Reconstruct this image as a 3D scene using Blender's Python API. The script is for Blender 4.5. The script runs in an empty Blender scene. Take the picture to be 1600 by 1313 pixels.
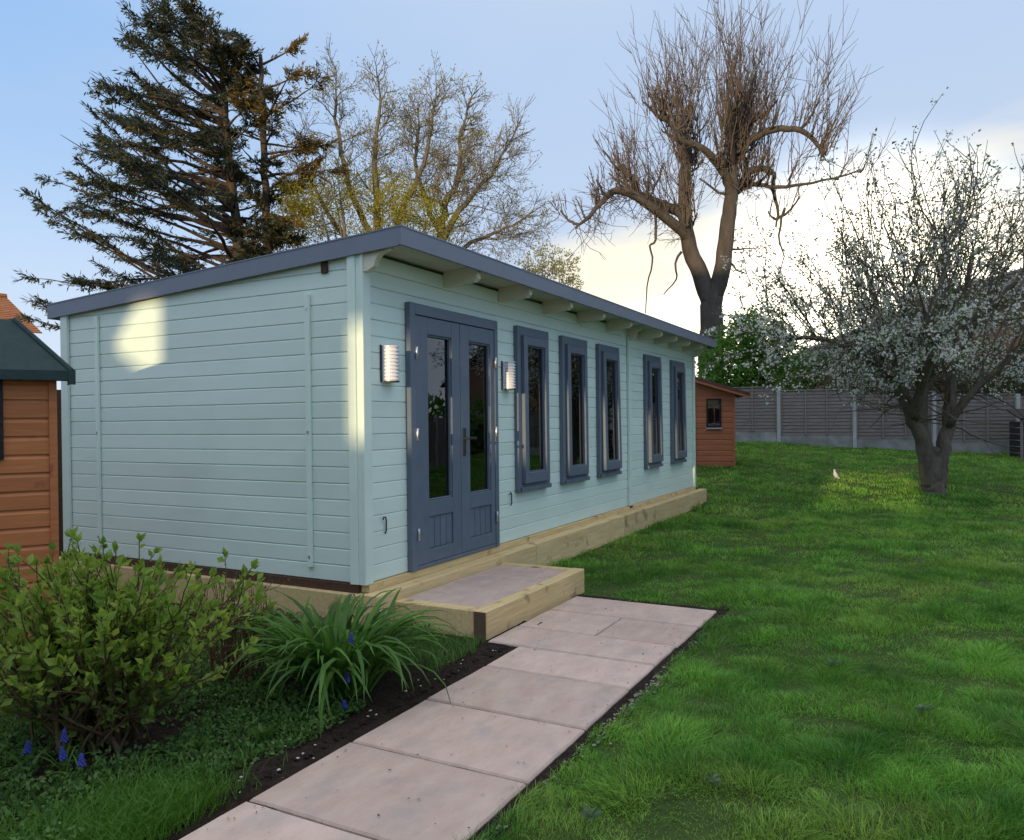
import bpy, math, random
import numpy as np
from mathutils import Vector, Matrix, noise as mnoise

R = math.radians
random.seed(7)
rng = np.random.default_rng(11)
scene = bpy.context.scene
COL = scene.collection

# ------------------------------------------------------------------ camera, sky, sun, exposure
CAM = Vector((-4.2128, -3.4120, 1.1093))
FW = Vector((0.883986, 0.467466, -0.006680))
RT = Vector((0.467388, -0.883989, -0.010631))
UP = Vector((0.010875, -0.006276, 0.999921))
cd = bpy.data.cameras.new("camera")
cam = bpy.data.objects.new("camera", cd)
COL.objects.link(cam)
cam.matrix_world = Matrix(((RT.x, UP.x, -FW.x, CAM.x), (RT.y, UP.y, -FW.y, CAM.y), (RT.z, UP.z, -FW.z, CAM.z), (0, 0, 0, 1)))
cd.sensor_fit = 'HORIZONTAL'
cd.sensor_width = 36.0
cd.lens = 1212.16 / 1600 * 36
cd.shift_x = -0.0036
cd.shift_y = 0.0065
cd.clip_start = 0.05
cd.clip_end = 2000
scene.camera = cam

SUN_AZ = R(182.5)    # measured from +X towards +Y: low behind the left shoulder
SUN_EL = R(6.0)
GLOW = Vector((0.9934, 0.0607, 0.0972)).normalized()     # where the bright evening cloud stands
SUN_DIR = Vector((math.cos(SUN_AZ) * math.cos(SUN_EL), math.sin(SUN_AZ) * math.cos(SUN_EL), math.sin(SUN_EL)))

world = bpy.data.worlds.new("World")
scene.world = world
world.use_nodes = True
wn, wl = world.node_tree.nodes, world.node_tree.links
wn.clear()
w_out = wn.new("ShaderNodeOutputWorld")
w_bg = wn.new("ShaderNodeBackground")
w_bg.inputs[1].default_value = 0.15
sky = wn.new("ShaderNodeTexSky")
sky.sky_type = 'NISHITA'
sky.sun_disc = False
sky.sun_elevation = SUN_EL
sky.sun_rotation = R(90) - SUN_AZ
sky.altitude = 50
sky.air_density = 1.0
sky.dust_density = 1.3
sky.ozone_density = 1.6
def wmath(op, a, b=None, c=None, clamp=False):
    n = wn.new("ShaderNodeMath"); n.operation = op; n.use_clamp = clamp
    for i, v in enumerate((a, b, c)):
        if v is None: continue
        if isinstance(v, (int, float)): n.inputs[i].default_value = v
        else: wl.new(v, n.inputs[i])
    return n.outputs[0]
def wramp(v, a, b, lo=0.0, hi=1.0):
    n = wn.new("ShaderNodeMapRange"); n.interpolation_type = 'SMOOTHSTEP'
    wl.new(v, n.inputs[0]); n.inputs[1].default_value = a; n.inputs[2].default_value = b
    n.inputs[3].default_value = lo; n.inputs[4].default_value = hi
    return n.outputs[0]
def wmix(f, a, b, mode='MIX'):
    n = wn.new("ShaderNodeMix"); n.data_type = 'RGBA'; n.blend_type = mode
    if isinstance(f, (int, float)): n.inputs[0].default_value = f
    else: wl.new(f, n.inputs[0])
    for i, v in ((6, a), (7, b)):
        if isinstance(v, tuple): n.inputs[i].default_value = v
        else: wl.new(v, n.inputs[i])
    return n.outputs[2]
w_tc = wn.new("ShaderNodeTexCoord")
w_sep = wn.new("ShaderNodeSeparateXYZ"); wl.new(w_tc.outputs['Generated'], w_sep.inputs[0])
w_dot = wn.new("ShaderNodeVectorMath"); w_dot.operation = 'DOT_PRODUCT'
wl.new(w_tc.outputs['Generated'], w_dot.inputs[0]); w_dot.inputs[1].default_value = GLOW
w_map = wn.new("ShaderNodeMapping"); wl.new(w_tc.outputs['Generated'], w_map.inputs[0])
w_map.inputs['Scale'].default_value = (1.0, 1.0, 3.2)
w_noi = wn.new("ShaderNodeTexNoise"); wl.new(w_map.outputs[0], w_noi.inputs[0])
w_noi.inputs['Scale'].default_value = 3.1; w_noi.inputs['Detail'].default_value = 7; w_noi.inputs['Roughness'].default_value = 0.52
w_noi2 = wn.new("ShaderNodeTexNoise"); wl.new(w_map.outputs[0], w_noi2.inputs[0])
w_noi2.inputs['Scale'].default_value = 1.2; w_noi2.inputs['Detail'].default_value = 5
w_noi3 = wn.new("ShaderNodeTexNoise"); wl.new(w_map.outputs[0], w_noi3.inputs[0])
w_noi3.inputs['Scale'].default_value = 6.0; w_noi3.inputs['Detail'].default_value = 6
el = w_sep.outputs[2]
# bright thin haze over the whole dome: pale at the horizon, bluest part way up, pale again overhead
haze_lo = wmix(wramp(el, 0.0, 0.40), (2.85, 3.3, 3.95, 1), (1.25, 2.12, 3.5, 1))
haze_col = wmix(wramp(el, 0.42, 0.85), haze_lo, (5.4, 5.6, 5.9, 1))
SKYC = wmix(0.90, sky.outputs[0], haze_col)
# lilac grey thin cloud, thickening towards the sunset side
veil = wmath('MULTIPLY', wramp(w_noi2.outputs[0], 0.42, 0.75), 0.35)
veil = wmath('MULTIPLY_ADD', wramp(w_dot.outputs['Value'], 0.50, 0.95), 0.72, veil, True)
c0 = wmix(veil, SKYC, (2.1, 2.5, 3.15, 1))
# lit cloud bank low in the sunset quarter, its upper edge ragged
bank_h = wmath('MULTIPLY_ADD', wramp(w_dot.outputs['Value'], 0.80, 0.975), 0.27, -0.015)
bank_h = wmath('MULTIPLY_ADD', wmath('SUBTRACT', w_noi.outputs[0], 0.5), 0.30, bank_h)
bank = wmath('MULTIPLY', wramp(wmath('SUBTRACT', bank_h, el), -0.06, 0.09), 0.95)
cloud_col = wmix(wramp(w_noi3.outputs[0], 0.36, 0.62), (4.1, 3.9, 3.4, 1), (4.7, 4.2, 3.0, 1))
cloud_col = wmix(wramp(wmath('SUBTRACT', bank_h, el), 0.04, 0.17), cloud_col, (6.4, 6.0, 4.9, 1))
c1 = wmix(bank, c0, cloud_col)
glow = wmath('POWER', wramp(w_dot.outputs['Value'], 0.965, 1.0), 2.0)
c2 = wmix(wmath('MULTIPLY', glow, 0.85), c1, (16.0, 14.5, 11.0, 1))
wl.new(c2, w_bg.inputs[0])
wl.new(w_bg.outputs[0], w_out.inputs[0])

sd = bpy.data.lights.new("sun", 'SUN')
sun = bpy.data.objects.new("sun", sd)
COL.objects.link(sun)
sd.energy = 2.2
sd.angle = R(0.5)
sd.color = (1.0, 0.75, 0.42)
sun.rotation_euler = (-SUN_DIR).to_track_quat('-Z', 'Y').to_euler()
sun.location = SUN_DIR * 60

scene.view_settings.view_transform = 'Standard'
scene.view_settings.look = 'None'
scene.view_settings.gamma = 1.0
scene.view_settings.use_curve_mapping = False
scene.view_settings.exposure = 0.86

# ------------------------------------------------------------------ helpers
FH = Vector((FW.x, FW.y, 0)).normalized()
RH = Vector((RT.x, RT.y, 0)).normalized()
def W(d, s, z=0.0):
    """a place d metres ahead of the garden's entry and s metres to its right"""
    return Vector((CAM.x + d * FH.x + s * RH.x, CAM.y + d * FH.y + s * RH.y, z))
def ds(x, y):
    dx, dy = x - CAM.x, y - CAM.y
    return dx * FH.x + dy * FH.y, dx * RH.x + dy * RH.y
def ground_z(x, y):
    d, s = ds(x, y)
    t = np.clip((d - 11.8) / 9.2, 0, 1.06)
    t = np.where(t < 0.15, t * t / 0.3, t - 0.075)
    zf = 0.45 - 0.036 * (np.clip(s, 0, 16) - 7.1)
    return -0.31 + t * (zf + 0.31) * 1.05
def gz(x, y): return float(ground_z(x, y))
def WG(d, s, dz=0.0):
    v = W(d, s); v.z = gz(v.x, v.y) + dz; return v

class MB:
    def __init__(self): self.v = []; self.f = []; self.sm = False
    def poly(self, pts, faces):
        o = len(self.v); self.v += [tuple(p) for p in pts]; self.f += [tuple(i + o for i in q) for q in faces]; return self
    def box(self, x0, x1, y0, y1, z0, z1, b=0.0, M=None):
        """box with chamfered long edges (b) on all four edges of each axis pair"""
        if b <= 0:
            p = [(x0,y0,z0),(x1,y0,z0),(x1,y1,z0),(x0,y1,z0),(x0,y0,z1),(x1,y0,z1),(x1,y1,z1),(x0,y1,z1)]
            f = [(0,3,2,1),(4,5,6,7),(0,1,5,4),(1,2,6,5),(2,3,7,6),(3,0,4,7)]
        else:
            p = []; f = []
            X=(x0,x1); Y=(y0,y1); Z=(z0,z1); sg=(1,-1)
            idx = {}
            for i in (0,1):
                for j in (0,1):
                    for k in (0,1):
                        for a in range(3):
                            q=[X[i],Y[j],Z[k]]
                            for c in range(3):
                                if c!=a: q[c]+=b*sg[(i,j,k)[c]]
                            idx[(i,j,k,a)]=len(p); p.append(tuple(q))
            g=lambda i,j,k,a: idx[(i,j,k,a)]
            for a in range(3):
                o=[c for c in range(3) if c!=a]
                for s_ in (0,1):
                    q=[]
                    for (m,n) in ((0,0),(1,0),(1,1),(0,1)):
                        t=[0,0,0]; t[a]=s_; t[o[0]]=m; t[o[1]]=n; q.append(g(*t,a))
                    f.append(tuple(q))
                for m in (0,1):
                    for n in (0,1):
                        t0=[0,0,0]; t0[o[0]]=m; t0[o[1]]=n; t1=list(t0); t1[a]=1
                        f.append((g(*t0,o[0]),g(*t1,o[0]),g(*t1,o[1]),g(*t0,o[1])))
            for i in (0,1):
                for j in (0,1):
                    for k in (0,1): f.append((g(i,j,k,0),g(i,j,k,1),g(i,j,k,2)))
        if M is not None: p = [tuple(M @ Vector(q)) for q in p]
        return self.poly(p, f)
    def prism(self, prof, a0, a1, axis='y'):
        """extrude a 2D outline along an axis; outline coords are the other two axes in order"""
        n=len(prof); P=[]
        for a in (a0,a1):
            for (u,w) in prof:
                P.append({'x':(a,u,w),'y':(u,a,w),'z':(u,w,a)}[axis])
        f=[tuple(range(n)),tuple(range(2*n-1,n-1,-1))]
        for i in range(n): f.append((i,(i+1)%n,n+(i+1)%n,n+i))
        return self.poly(P,f)
    def tube(self, pts, rad, sides=6, cap=True):
        pts=[Vector(p) for p in pts]; n=len(pts); o=len(self.v)
        prev=None
        for i,p in enumerate(pts):
            t=(pts[min(i+1,n-1)]-pts[max(i-1,0)])
            if t.length<1e-9: t=Vector((0,0,1))
            t.normalize()
            if prev is None:
                u=t.orthogonal().normalized()
            else:
                u=prev-t*prev.dot(t)
                u=u.normalized() if u.length>1e-6 else t.orthogonal().normalized()
            prev=u; w=t.cross(u); r=rad[i] if hasattr(rad,'__len__') else rad
            for k in range(sides):
                a=2*math.pi*k/sides
                q=p+(u*math.cos(a)+w*math.sin(a))*r
                self.v.append((q.x,q.y,q.z))
        for i in range(n-1):
            for k in range(sides):
                k2=(k+1)%sides
                self.f.append((o+i*sides+k,o+i*sides+k2,o+(i+1)*sides+k2,o+(i+1)*sides+k))
        if cap and sides>2:
            self.f.append(tuple(o+k for k in range(sides-1,-1,-1)))
            self.f.append(tuple(o+(n-1)*sides+k for k in range(sides)))
        return self
    def lathe(self, prof, c=(0,0,0), sides=16):
        o=len(self.v); n=len(prof)
        for (r,z) in prof:
            for k in range(sides):
                a=2*math.pi*k/sides; self.v.append((c[0]+r*math.cos(a),c[1]+r*math.sin(a),c[2]+z))
        for i in range(n-1):
            for k in range(sides):
                k2=(k+1)%sides; self.f.append((o+i*sides+k,o+i*sides+k2,o+(i+1)*sides+k2,o+(i+1)*sides+k))
        self.f.append(tuple(o+k for k in range(sides-1,-1,-1))); self.f.append(tuple(o+(n-1)*sides+k for k in range(sides)))
        return self
    def xf(self, M):
        self.v=[tuple(M @ Vector(p)) for p in self.v]; return self
    def mesh(self, name, mat, smooth=False, fix=True):
        me=bpy.data.meshes.new(name); me.from_pydata(self.v,[],self.f)
        if fix:
            import bmesh
            bm=bmesh.new(); bm.from_mesh(me); bmesh.ops.recalc_face_normals(bm,faces=bm.faces); bm.to_mesh(me); bm.free()
        if mat: me.materials.append(mat)
        if smooth: me.polygons.foreach_set('use_smooth',[True]*len(me.polygons))
        me.update(); return me
    def build(self, name, mat, parent=None, smooth=False, fix=True):
        return link(name, self.mesh(name,mat,smooth,fix), parent)
def link(name, me, parent=None, loc=None, rot=None):
    o=bpy.data.objects.new(name,me); COL.objects.link(o)
    if parent: o.parent=parent
    if loc is not None: o.location=loc
    if rot is not None: o.rotation_euler=rot
    return o
def empty(name, loc=(0,0,0), rz=0.0):
    o=bpy.data.objects.new(name,None); o.empty_display_size=0.2; COL.objects.link(o); o.location=loc; o.rotation_euler=(0,0,rz); return o
def tag(o, label=None, cat=None, group=None, kind=None):
    for k,v in (('label',label),('category',cat),('group',group),('kind',kind)):
        if v: o[k]=v
    return o
def np_mesh(name, V, F, mat, smooth=False):
    """mesh from numpy arrays; every face has the same number of corners"""
    V=np.asarray(V,np.float32); F=np.asarray(F,np.int32); k=F.shape[1]
    me=bpy.data.meshes.new(name); me.vertices.add(len(V)); me.vertices.foreach_set('co',V.ravel())
    me.loops.add(F.size); me.loops.foreach_set('vertex_index',F.ravel())
    me.polygons.add(len(F)); me.polygons.foreach_set('loop_start',np.arange(0,F.size,k,dtype=np.int32))
    try: me.polygons.foreach_set('loop_total',np.full(len(F),k,np.int32))
    except Exception: pass
    if smooth: me.polygons.foreach_set('use_smooth',np.ones(len(F),bool))
    me.update(calc_edges=True); me.validate()
    if mat: me.materials.append(mat)
    return me
def norm(a): return a/np.maximum(np.linalg.norm(a,axis=-1,keepdims=True),1e-9)
def leaf_arrays(C, D, L, Wd, fold=0.25, tilt=None):
    """folded pointed leaves: base C, direction D, length L, width Wd -> verts, triangles"""
    C=np.asarray(C,float); D=norm(np.asarray(D,float)); n=len(C)
    A=rng.normal(size=(n,3)) if tilt is None else np.asarray(tilt,float)+rng.normal(size=(n,3))*0.35
    S=norm(np.cross(D,A)); N=np.cross(S,D)
    L=np.broadcast_to(L,(n,))[:,None]; Wd=np.broadcast_to(Wd,(n,))[:,None]
    mid=C+D*L*0.45
    V=np.stack([C, mid+S*Wd*0.5+N*Wd*fold, C+D*L-N*Wd*fold*0.6, mid-S*Wd*0.5+N*Wd*fold, mid],1).reshape(-1,3)
    b=np.arange(n)[:,None]*5
    F=np.concatenate([b+np.array([[0,1,4]]),b+np.array([[1,2,4]]),b+np.array([[2,3,4]]),b+np.array([[3,0,4]])],1).reshape(-1,3)
    return V,F
def rand_dirs(n, up=0.0):
    a=norm(rng.normal(size=(n,3))); a[:,2]+=up; return norm(a)

# ------------------------------------------------------------------ materials
def new_mat(name):
    m=bpy.data.materials.new(name); m.use_nodes=True; nt=m.node_tree; nt.nodes.clear()
    return m, nt.nodes, nt.links
def pm(name, c1, c2, scale=8.0, stretch=(1,1,1), rough=0.6, rough2=None, bump=0.1, bscale=None, bdist=0.01, spec=0.4, rnd=0.12, detail=6,
       metallic=0.0, c3=None, c3scale=1.5, c3lo=0.5, c3hi=0.72, c3amt=1.0, coord='Object', coat=0.0):
    """noise-mottled surface; every object carrying it gets its own offset and a slight shade of its own"""
    m,N,K=new_mat(name)
    out=N.new('ShaderNodeOutputMaterial'); b=N.new('ShaderNodeBsdfPrincipled'); K.new(b.outputs[0],out.inputs[0])
    tc=N.new('ShaderNodeTexCoord'); oi=N.new('ShaderNodeObjectInfo')
    src=tc.outputs[coord]
    off=N.new('ShaderNodeVectorMath'); off.operation='SCALE'; off.inputs[0].default_value=(37.1,19.3,53.7); K.new(oi.outputs['Random'],off.inputs['Scale'])
    add=N.new('ShaderNodeVectorMath'); add.operation='ADD'; K.new(src,add.inputs[0]); K.new(off.outputs[0],add.inputs[1])
    mp=N.new('ShaderNodeMapping'); mp.inputs['Scale'].default_value=stretch; K.new(add.outputs[0],mp.inputs[0])
    no=N.new('ShaderNodeTexNoise'); no.inputs['Scale'].default_value=scale; no.inputs['Detail'].default_value=detail; no.inputs['Roughness'].default_value=0.6
    K.new(mp.outputs[0],no.inputs[0])
    rp=N.new('ShaderNodeMapRange'); rp.inputs[1].default_value=0.3; rp.inputs[2].default_value=0.7; K.new(no.outputs[0],rp.inputs[0])
    mx=N.new('ShaderNodeMix'); mx.data_type='RGBA'; K.new(rp.outputs[0],mx.inputs[0]); mx.inputs[6].default_value=(*c1,1); mx.inputs[7].default_value=(*c2,1)
    col=mx.outputs[2]
    if c3:
        n3=N.new('ShaderNodeTexNoise'); n3.inputs['Scale'].default_value=c3scale; n3.inputs['Detail'].default_value=5; K.new(add.outputs[0],n3.inputs[0])
        r3=N.new('ShaderNodeMapRange'); r3.inputs[1].default_value=c3lo; r3.inputs[2].default_value=c3hi; r3.inputs[4].default_value=c3amt; K.new(n3.outputs[0],r3.inputs[0])
        m3=N.new('ShaderNodeMix'); m3.data_type='RGBA'; K.new(r3.outputs[0],m3.inputs[0]); K.new(col,m3.inputs[6]); m3.inputs[7].default_value=(*c3,1); col=m3.outputs[2]
    hv=N.new('ShaderNodeHueSaturation'); K.new(col,hv.inputs['Color'])
    vr=N.new('ShaderNodeMapRange'); vr.inputs[3].default_value=1-rnd; vr.inputs[4].default_value=1+rnd; K.new(oi.outputs['Random'],vr.inputs[0]); K.new(vr.outputs[0],hv.inputs['Value'])
    K.new(hv.outputs[0],b.inputs['Base Color'])
    rr=N.new('ShaderNodeMapRange'); rr.inputs[3].default_value=rough; rr.inputs[4].default_value=rough if rough2 is None else rough2; K.new(no.outputs[0],rr.inputs[0]); K.new(rr.outputs[0],b.inputs['Roughness'])
    b.inputs['Specular IOR Level'].default_value=spec; b.inputs['Metallic'].default_value=metallic
    if coat: b.inputs['Coat Weight'].default_value=coat
    if bump>0:
        n2=N.new('ShaderNodeTexNoise'); n2.inputs['Scale'].default_value=bscale or scale*3; n2.inputs['Detail'].default_value=8; K.new(mp.outputs[0],n2.inputs[0])
        bp=N.new('ShaderNodeBump'); bp.inputs['Strength'].default_value=bump; bp.inputs['Distance'].default_value=bdist; K.new(n2.outputs[0],bp.inputs['Height']); K.new(bp.outputs[0],b.inputs['Normal'])
    return m
def leafmat(name, c1, c2, trans=0.45, rough=0.55, pos_scale=1.5, c3=None, island=True, spec=0.3):
    """leaf: each leaf its own shade, thin enough to let light through"""
    m,N,K=new_mat(name)
    out=N.new('ShaderNodeOutputMaterial'); b=N.new('ShaderNodeBsdfPrincipled'); t=N.new('ShaderNodeBsdfTranslucent'); ms=N.new('ShaderNodeMixShader')
    g=N.new('ShaderNodeNewGeometry'); oi=N.new('ShaderNodeObjectInfo')
    no=N.new('ShaderNodeTexNoise'); no.inputs['Scale'].default_value=pos_scale; no.inputs['Detail'].default_value=3; K.new(g.outputs['Position'],no.inputs[0])
    ad=N.new('ShaderNodeMath'); ad.operation='ADD'; K.new(g.outputs['Random Per Island'],ad.inputs[0]); K.new(oi.outputs['Random'],ad.inputs[1])
    fr=N.new('ShaderNodeMath'); fr.operation='FRACT'; K.new(ad.outputs[0],fr.inputs[0])
    av=N.new('ShaderNodeMath'); av.operation='MULTIPLY_ADD'; K.new(fr.outputs[0],av.inputs[0]); av.inputs[1].default_value=0.55
    nr=N.new('ShaderNodeMapRange'); nr.inputs[1].default_value=0.3; nr.inputs[2].default_value=0.7; nr.inputs[4].default_value=0.45; K.new(no.outputs[0],nr.inputs[0]); K.new(nr.outputs[0],av.inputs[2])
    cr=N.new('ShaderNodeValToRGB'); e=cr.color_ramp.elements; e[0].color=(*c1,1); e[1].color=(*c2,1); e[0].position=0.1; e[1].position=0.9
    if c3:
        x=cr.color_ramp.elements.new(0.97); x.color=(*c3,1)
    K.new(av.outputs[0],cr.inputs[0])
    K.new(cr.outputs[0],b.inputs['Base Color']); K.new(cr.outputs[0],t.inputs[0]); b.inputs['Roughness'].default_value=rough; b.inputs['Specular IOR Level'].default_value=spec
    ms.inputs[0].default_value=trans; K.new(b.outputs[0],ms.inputs[1]); K.new(t.outputs[0],ms.inputs[2]); K.new(ms.outputs[0],out.inputs[0])
    return m

M={}
M['paint']=pm('sage_paint',(.665,.795,.72),(.705,.825,.75),2.5,(1,1,5),.42,.55,.2,60,.002,.45,.045,c3=(.55,.66,.60),c3scale=1.1,c3lo=.5,c3hi=.8,c3amt=.6)
M['paint_end']=M['paint']
M['blue']=pm('slate_blue_paint',(.105,.135,.185),(.13,.16,.21),9,(1,1,1),.38,.5,.1,60,.002,.5,.04)
M['fascia']=pm('grey_blue_roof_edge',(.17,.19,.245),(.195,.215,.275),3,(1,1,1),.4,.55,.06,30,.003,.5,.03)
M['soffit']=pm('pale_roof_board',(.52,.54,.44),(.58,.59,.48),5,(1,1,1),.6,.6,.1,30,.003,.3,.05)
M['rafter']=pm('cream_rafter_paint',(.66,.64,.51),(.72,.69,.56),5,(1,1,1),.55,.6,.1,30,.003,.3,.05)
M['felt']=pm('grey_roof_felt',(.06,.065,.08),(.09,.09,.10),12,(1,1,1),.9,.9,.3,90,.004,.2,.05)
M['green_felt']=pm('green_mineral_felt',(.030,.052,.052),(.045,.072,.07),14,(1,1,1),.85,.95,.5,160,.003,.25,.04)
M['timber']=pm('pale_new_timber',(.72,.545,.28),(.55,.39,.19),5,(.6,9,9),.65,.8,.35,20,.004,.3,.10,c3=(.24,.14,.06),c3scale=5.5,c3lo=.59,c3hi=.70,c3amt=.8)
M['timber_dark']=pm('brown_bearer',(.075,.04,.028),(.11,.06,.04),6,(1,6,6),.8,.8,.3,20,.004,.2,.1)
M['endgrain']=pm('dark_end_grain',(.09,.06,.04),(.14,.095,.06),14,(1,1,1),.9,.9,.4,40,.004,.2,.1)
M['slab']=pm('pink_sandstone',(.455,.33,.275),(.565,.43,.365),4.2,(1,2.2,1),.7,.95,.8,22,.009,.3,.09,c3=(.36,.31,.28),c3scale=5.5,c3lo=.52,c3hi=.74,c3amt=.7,detail=12)
M['soil']=pm('dark_soil',(.018,.013,.010),(.045,.032,.025),18,(1,1,1),1,1,1.0,60,.03,.1,0)
M['lawn']=pm('turf_floor',(.040,.080,.018),(.085,.115,.036),4,(1,1,1),1,1,1.0,70,.03,.1,0)
M['shiplap']=pm('orange_stained_board',(.55,.195,.064),(.42,.138,.045),7,(.5,6,8),.5,.65,.25,25,.003,.4,.10,c3=(.13,.04,.018),c3scale=5,c3lo=.62,c3hi=.72,c3amt=.7)
M['redboard']=pm('red_brown_board',(.42,.15,.075),(.33,.11,.055),6,(.5,6,8),.6,.7,.2,25,.003,.3,.10)
M['redfelt']=pm('dull_red_felt',(.10,.045,.045),(.14,.065,.06),9,(1,1,1),.9,.9,.3,80,.004,.2,.05)
M['fencewood']=pm('grey_weathered_fence',(.165,.14,.13),(.24,.21,.195),5,(1,1,7),.85,.9,.4,20,.004,.2,.14,c3=(.20,.13,.10),c3scale=1.6,c3lo=.58,c3hi=.75,c3amt=.6)
M['concrete']=pm('pale_concrete',(.34,.34,.355),(.43,.43,.445),6,(1,1,1),.9,.9,.4,40,.004,.2,.08,c3=(.20,.20,.19),c3scale=2.5,c3lo=.5,c3hi=.75,c3amt=.6)
M['gravelboard']=pm('stained_gravel_board',(.23,.235,.235),(.33,.33,.335),5,(1,1,1),.9,.9,.4,40,.004,.2,.08,c3=(.14,.15,.12),c3scale=2.0,c3lo=.45,c3hi=.7,c3amt=.7)
M['bark']=pm('brown_bark',(.045,.035,.028),(.09,.066,.05),5,(1,1,.25),.9,.95,.9,22,.03,.2,.05)
M['bark_pollard']=pm('warm_brown_bark',(.058,.050,.044),(.105,.088,.076),4,(1,1,.3),.9,.95,.9,18,.04,.2,.05)
M['twig_red']=pm('grey_brown_twig',(.085,.065,.056),(.125,.095,.08),6,(1,1,1),.8,.8,0,20,.01,.2,.05)
M['bark_apple']=pm('dark_apple_bark',(.10,.082,.068),(.19,.155,.125),6,(1,1,.4),.9,.95,1.0,24,.03,.2,.05,c3=(.10,.115,.065),c3scale=3,c3lo=.55,c3hi=.72,c3amt=.6)
M['bark_grey']=pm('grey_tan_bark',(.105,.09,.07),(.17,.15,.12),5,(1,1,.3),.9,.9,.6,20,.02,.2,.05)
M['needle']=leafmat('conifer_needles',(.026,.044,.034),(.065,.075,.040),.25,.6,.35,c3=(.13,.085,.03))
M['needle_sun_painted']=leafmat('sun_painted_conifer_needles',(.11,.085,.02),(.26,.15,.03),.3,.6,.5)  # brown-orange foliage with warm sunlight painted into its colour
M['gold']=leafmat('yellow_green_spring_leaves',(.26,.25,.03),(.50,.44,.07),.6,.5,.8)
M['olive']=leafmat('olive_spring_buds',(.28,.24,.09),(.45,.38,.14),.55,.6,.8)
M['laurel']=leafmat('laurel_leaves',(.07,.18,.025),(.18,.34,.055),.5,.4,1.2)
M['apple_leaf']=leafmat('apple_leaves',(.09,.13,.035),(.22,.26,.085),.58,.5,1.2)
M['blossom']=leafmat('white_blossom',(.74,.76,.70),(.88,.88,.83),.58,.7,1.0)
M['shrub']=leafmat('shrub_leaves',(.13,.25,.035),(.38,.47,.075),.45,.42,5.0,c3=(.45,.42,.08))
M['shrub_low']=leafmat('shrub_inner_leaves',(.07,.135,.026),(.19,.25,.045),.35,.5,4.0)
M['stem']=pm('brown_stem',(.085,.055,.03),(.15,.105,.055),8,(1,1,.4),.8,.8,.3,40,.003,.2,.1)
M['stem_red']=pm('red_brown_stem',(.11,.042,.030),(.16,.07,.045),8,(1,1,.4),.8,.8,.2,40,.003,.2,.1)
M['lily']=leafmat('daylily_leaves',(.05,.13,.025),(.13,.27,.045),.38,.45,3.0,spec=.25)
M['cover']=leafmat('ground_cover_leaves',(.05,.13,.03),(.14,.25,.055),.35,.5,3.0,c3=(.10,.16,.05))
M['cover_bright']=leafmat('bright_young_leaves',(.05,.13,.02),(.12,.22,.04),.4,.45,5.0)
def grassmat(name):
    """blades: broad drifts of lush, yellowish and thin dry turf, every blade a little different"""
    m,N,K=new_mat(name)
    out=N.new('ShaderNodeOutputMaterial'); b=N.new('ShaderNodeBsdfPrincipled'); t=N.new('ShaderNodeBsdfTranslucent'); ms=N.new('ShaderNodeMixShader'); g=N.new('ShaderNodeNewGeometry')
    def noise(sc,det=4):
        n=N.new('ShaderNodeTexNoise'); n.inputs['Scale'].default_value=sc; n.inputs['Detail'].default_value=det; K.new(g.outputs['Position'],n.inputs[0]); return n.outputs[0]
    def mr(v,a,b_,lo=0,hi=1):
        n=N.new('ShaderNodeMapRange'); K.new(v,n.inputs[0]); n.inputs[1].default_value=a; n.inputs[2].default_value=b_; n.inputs[3].default_value=lo; n.inputs[4].default_value=hi; return n.outputs[0]
    def mix(f,a,b_):
        n=N.new('ShaderNodeMix'); n.data_type='RGBA'; K.new(f,n.inputs[0])
        for i,v in ((6,a),(7,b_)):
            if isinstance(v,tuple): n.inputs[i].default_value=(*v,1)
            else: K.new(v,n.inputs[i])
        return n.outputs[2]
    isl=g.outputs['Random Per Island']
    c=mix(mr(noise(2.3),.34,.66),(.078,.225,.030),(.205,.440,.060))
    c=mix(mr(noise(.8,3),.5,.68),c,(.270,.430,.070))
    c=mix(mr(noise(3.7,3),.60,.72,0,.55),c,(.09,.20,.065))
    dry=N.new('ShaderNodeMath'); dry.operation='MULTIPLY'; K.new(mr(noise(1.6,4),.50,.78),dry.inputs[0]); K.new(mr(isl,.55,.95),dry.inputs[1])
    c=mix(dry.outputs[0],c,(.30,.27,.11))
    hv=N.new('ShaderNodeHueSaturation'); K.new(c,hv.inputs['Color']); fr=N.new('ShaderNodeMath'); fr.operation='MULTIPLY'; fr.inputs[1].default_value=7.31; K.new(isl,fr.inputs[0]); f2=N.new('ShaderNodeMath'); f2.operation='FRACT'; K.new(fr.outputs[0],f2.inputs[0]); K.new(mr(f2.outputs[0],0,1,.6,1.5),hv.inputs['Value']); hv.inputs['Saturation'].default_value=1.0
    K.new(hv.outputs[0],b.inputs['Base Color']); K.new(hv.outputs[0],t.inputs[0]); b.inputs['Roughness'].default_value=.55; b.inputs['Specular IOR Level'].default_value=.25
    ms.inputs[0].default_value=.42; K.new(b.outputs[0],ms.inputs[1]); K.new(t.outputs[0],ms.inputs[2]); K.new(ms.outputs[0],out.inputs[0]); return m
M['grass']=grassmat('grass_blades')
M['grass_long']=leafmat('long_grass_blades',(.06,.16,.014),(.13,.28,.03),.4,.5,2.2)
M['weed']=leafmat('pale_weed_leaves',(.09,.17,.08),(.18,.26,.14),.35,.5,3.0)
M['muscari']=pm('violet_blue_petals',(.04,.05,.28),(.085,.10,.42),60,(1,1,1),.6,.6,0,10,.01,.2,.08)
M['black']=pm('black_metal',(.012,.012,.014),(.02,.02,.022),10,(1,1,1),.4,.5,0,10,.01,.5,.02)
M['steel']=pm('bright_hinge_steel',(.55,.55,.56),(.62,.62,.63),10,(1,1,1),.3,.4,0,10,.01,.5,.02,metallic=.9)
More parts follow.
